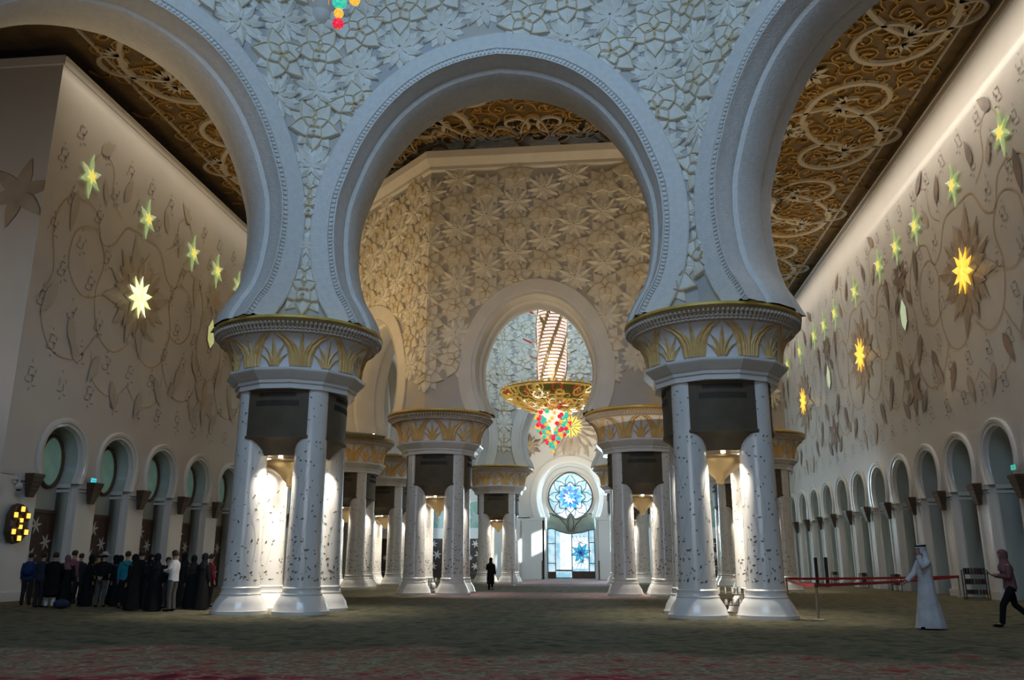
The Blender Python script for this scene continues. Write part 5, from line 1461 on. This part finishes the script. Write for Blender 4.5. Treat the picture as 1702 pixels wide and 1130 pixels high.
V('person in a pale sun hat and dark jacket, hands clasped behind', gp(168, 29.4), 29.4, U + .2, H=1.88, top='black', bottom='trouser_grey', head='sunhat', arms=('behind', 'behind'), wide=1.15, group=G)
V('person in black right behind the sun hat', gp(189, 31.4), 31.4, pi, H=1.8, top='black', kind='abaya', head='hijab', group=G)
V('person in navy between the sun hat and the teal shirt', gp(196, 30.0), 30.0, U + 1.2, H=1.78, top='navy', kind='abaya', head='hijab', group=G)
V('person in a bright teal top with a green bag at the waist', gp(207, 28.8), 28.8, U + .3, H=1.92, top='teal', bottom='black', kind='skirt', extras=(('bag', 'green'), ('baglabel', 'small green bag at the hip of the person in teal')), group=G)
V('woman in a black abaya close to the teal top', gp(221, 27.7), 27.7, U + 1.4, H=1.80, top='black', kind='abaya', head='hijab', wide=1.1, group=G)
V('tall dark-clad person rising behind the two abayas in the middle', gp(231, 30.2), 30.2, U, H=1.96, top='black', bottom='black', group=G)
V('woman in a black abaya turning her face to the group, centre right', gp(246, 28.3), 28.3, -.4, H=1.80, top='black', kind='abaya', head='hijab', arms=('fold', 'fold'), group=G)
V('woman in a black abaya seen from behind, directly left of the white shirt', gp(257, 27.2), 27.2, U + .2, H=1.82, top='black', kind='abaya', head='hijab', wide=1.0, group=G)
V('short person facing the man in the white shirt', gp(275, 29.3), 29.3, -.3, H=1.72, top='black', bottom='charcoal', arms=('fold', 'hold'), group=G)
V('man in a white shirt and grey trousers holding papers, right side of the group', gp(287, 27.3), 27.3, pi - .15, H=1.93, top='white', bottom='trouser_grey', arms=('hold', 'hold'), skin=SKIN2, group=G)
V('woman in black directly behind the man in the white shirt', gp(303, 29.8), 29.8, U + .5, H=1.88, top='black', kind='abaya', head='hijab', group=G)
V('woman in a black abaya, second from the right of the group', gp(319, 28.7), 28.7, U + .7, H=1.78, top='black', kind='abaya', head='hijab', group=G)
V('woman in a long black abaya, in front of the red shirt', gp(336, 28.3), 28.3, U - .2, H=1.84, top='black', kind='abaya', head='hijab', group=G)
V('person in a dark red shirt, rightmost of the group', gp(347, 30.3), 30.3, U - .6, H=1.84, top='red', bottom='black', group=G)
V('woman in a long black coat walking away down the nave with a shoulder bag', -6.72, 50.8, U - .1, H=1.84, top='black', bottom='black', kind='coat', head='hijab', arms=('down', 'hold'), extras=(('bag', 'black'), ('baglabel', 'black shoulder bag worn by the woman in the nave')), stride=.12)
V('man in long white robe and white headcloth with black cord, hand at his ear', 7.86, 22.65, pi + .15, H=2.02, top='white', kind='thobe', head='ghutra', arms=('forward', 'raise'), skin=SKIN2, stride=.15, extras=(('phone', 'the man in the white thobe'),)[:0])
V('woman in a rose headscarf and dark trousers walking while looking at her phone', 10.28, 23.7, pi - .1, H=1.90, top='rose', bottom='black', head='hijab', extras=(('scarf', 'rose'), ('phone', 'the woman in the rose headscarf')), arms=('hold', 'hold'), stride=.55, lean=.05)
mb = MB(); mb.sphere((0, 0, .16), .2, cloth('denim', None), 16, 8, (1.5, .8, .8)); mb.tube([(-.18, 0, .26), (-.1, 0, .42), (.1, 0, .42), (.18, 0, .26)], .015, cloth('navy', None), 6)
o = mb.build('handbag', smooth=True); o.location = (gp(106, 28.3), 28.3, 0); tag(o, 'blue-grey bag lying on the carpet at the feet of the group', 'bag')
mb = MB(); mb.box(-.11, .11, -.15, .15, 0, .012, M['doorwhite']); o = mb.build('paper'); o.location = (gp(277, 27.1), 27.1, 1.33); o.rotation_euler = (.3, -.5, .2); tag(o, 'sheet of paper held by the man in the white shirt', 'paper')

# ------------------------------------------------------------------ warm lights, daylight and added fills around the far bay and side aisles
for x, y, tx, ty, tz, p in ((XC - 5, 33, XC - 5, 43, 17, 75), (XC + 5, 33, XC + 5, 43, 17, 65), (XC - 14, 40, XC - 9, 47, 17, 260), (XC + 14, 40, XC + 9, 47, 17, 80)):
    area('aisle_warm', (x, y, 12), (tx, ty, tz), 2.5, 2.5, p, (1.0, .66, .30), 150)
area('bay_daylight', (XC, 56, 23.2), (XC, 70, 15), 8, 4, 1500, (.55, .80, 1.0), 160)
area('end_window_daylight', (XC, YEND + .9, 7), (XC, 60, 1), 5, 7, 1300, (.60, .84, 1.0), 170)
area('ceiling_wash', (XC - 14, 36, 9), (XC - 14, 36, 25), 8, 26, 300, (1.0, .74, .42), 75)
area('ceiling_wash', (XC + 14, 40, 9), (XC + 13, 40, 25), 8, 30, 380, (1.0, .78, .48), 75)
spot('capital_spot', (XC - 12.5, 50.2, 9.5), (XC - 11.5, 55, 13), 500, NEUT, 70, .8)
spot('sun_patch', (XC + 17, 78, 13), (-7.4, 85, 3.1), 110000, (.85, .94, 1.0), 5, .15, .1)
for sg in (-1, 1): area('end_wall_fill', (XC + sg * 13, 79.5, 6), (XC + sg * 1, 85, 5), 4, 5, 420, (.62, .84, 1.0), 160)  # unseen panels added to brighten the end wall; no windows here

area('right_arcade_fill', (XC + 4, 80, 5), (XR, 55, 3), 4, 5, 900, (.55, .80, 1.0), 150)  # added bluish panel brightening the right arcade, no real source behind it

area('end_wall_top_fill', (XC, 76, 10), (XC, 85, 15), 8, 3, 420, (1.0, .90, .72), 120)  # made-up warm light that lifts the dark top of the end wall

area('return_wall_fill', (-30, 20, 10), (-27, 31.6, 14), 3, 3, 130, (1.0, .86, .68), 120)  # invented light, added so the left return wall reads lighter

area('ceiling_wash', (XC + 15, 58, 12), (XC + 14, 58, 25), 8, 22, 420, (1.0, .74, .42), 80)  # extra uplight added to brighten the far ceiling on the right
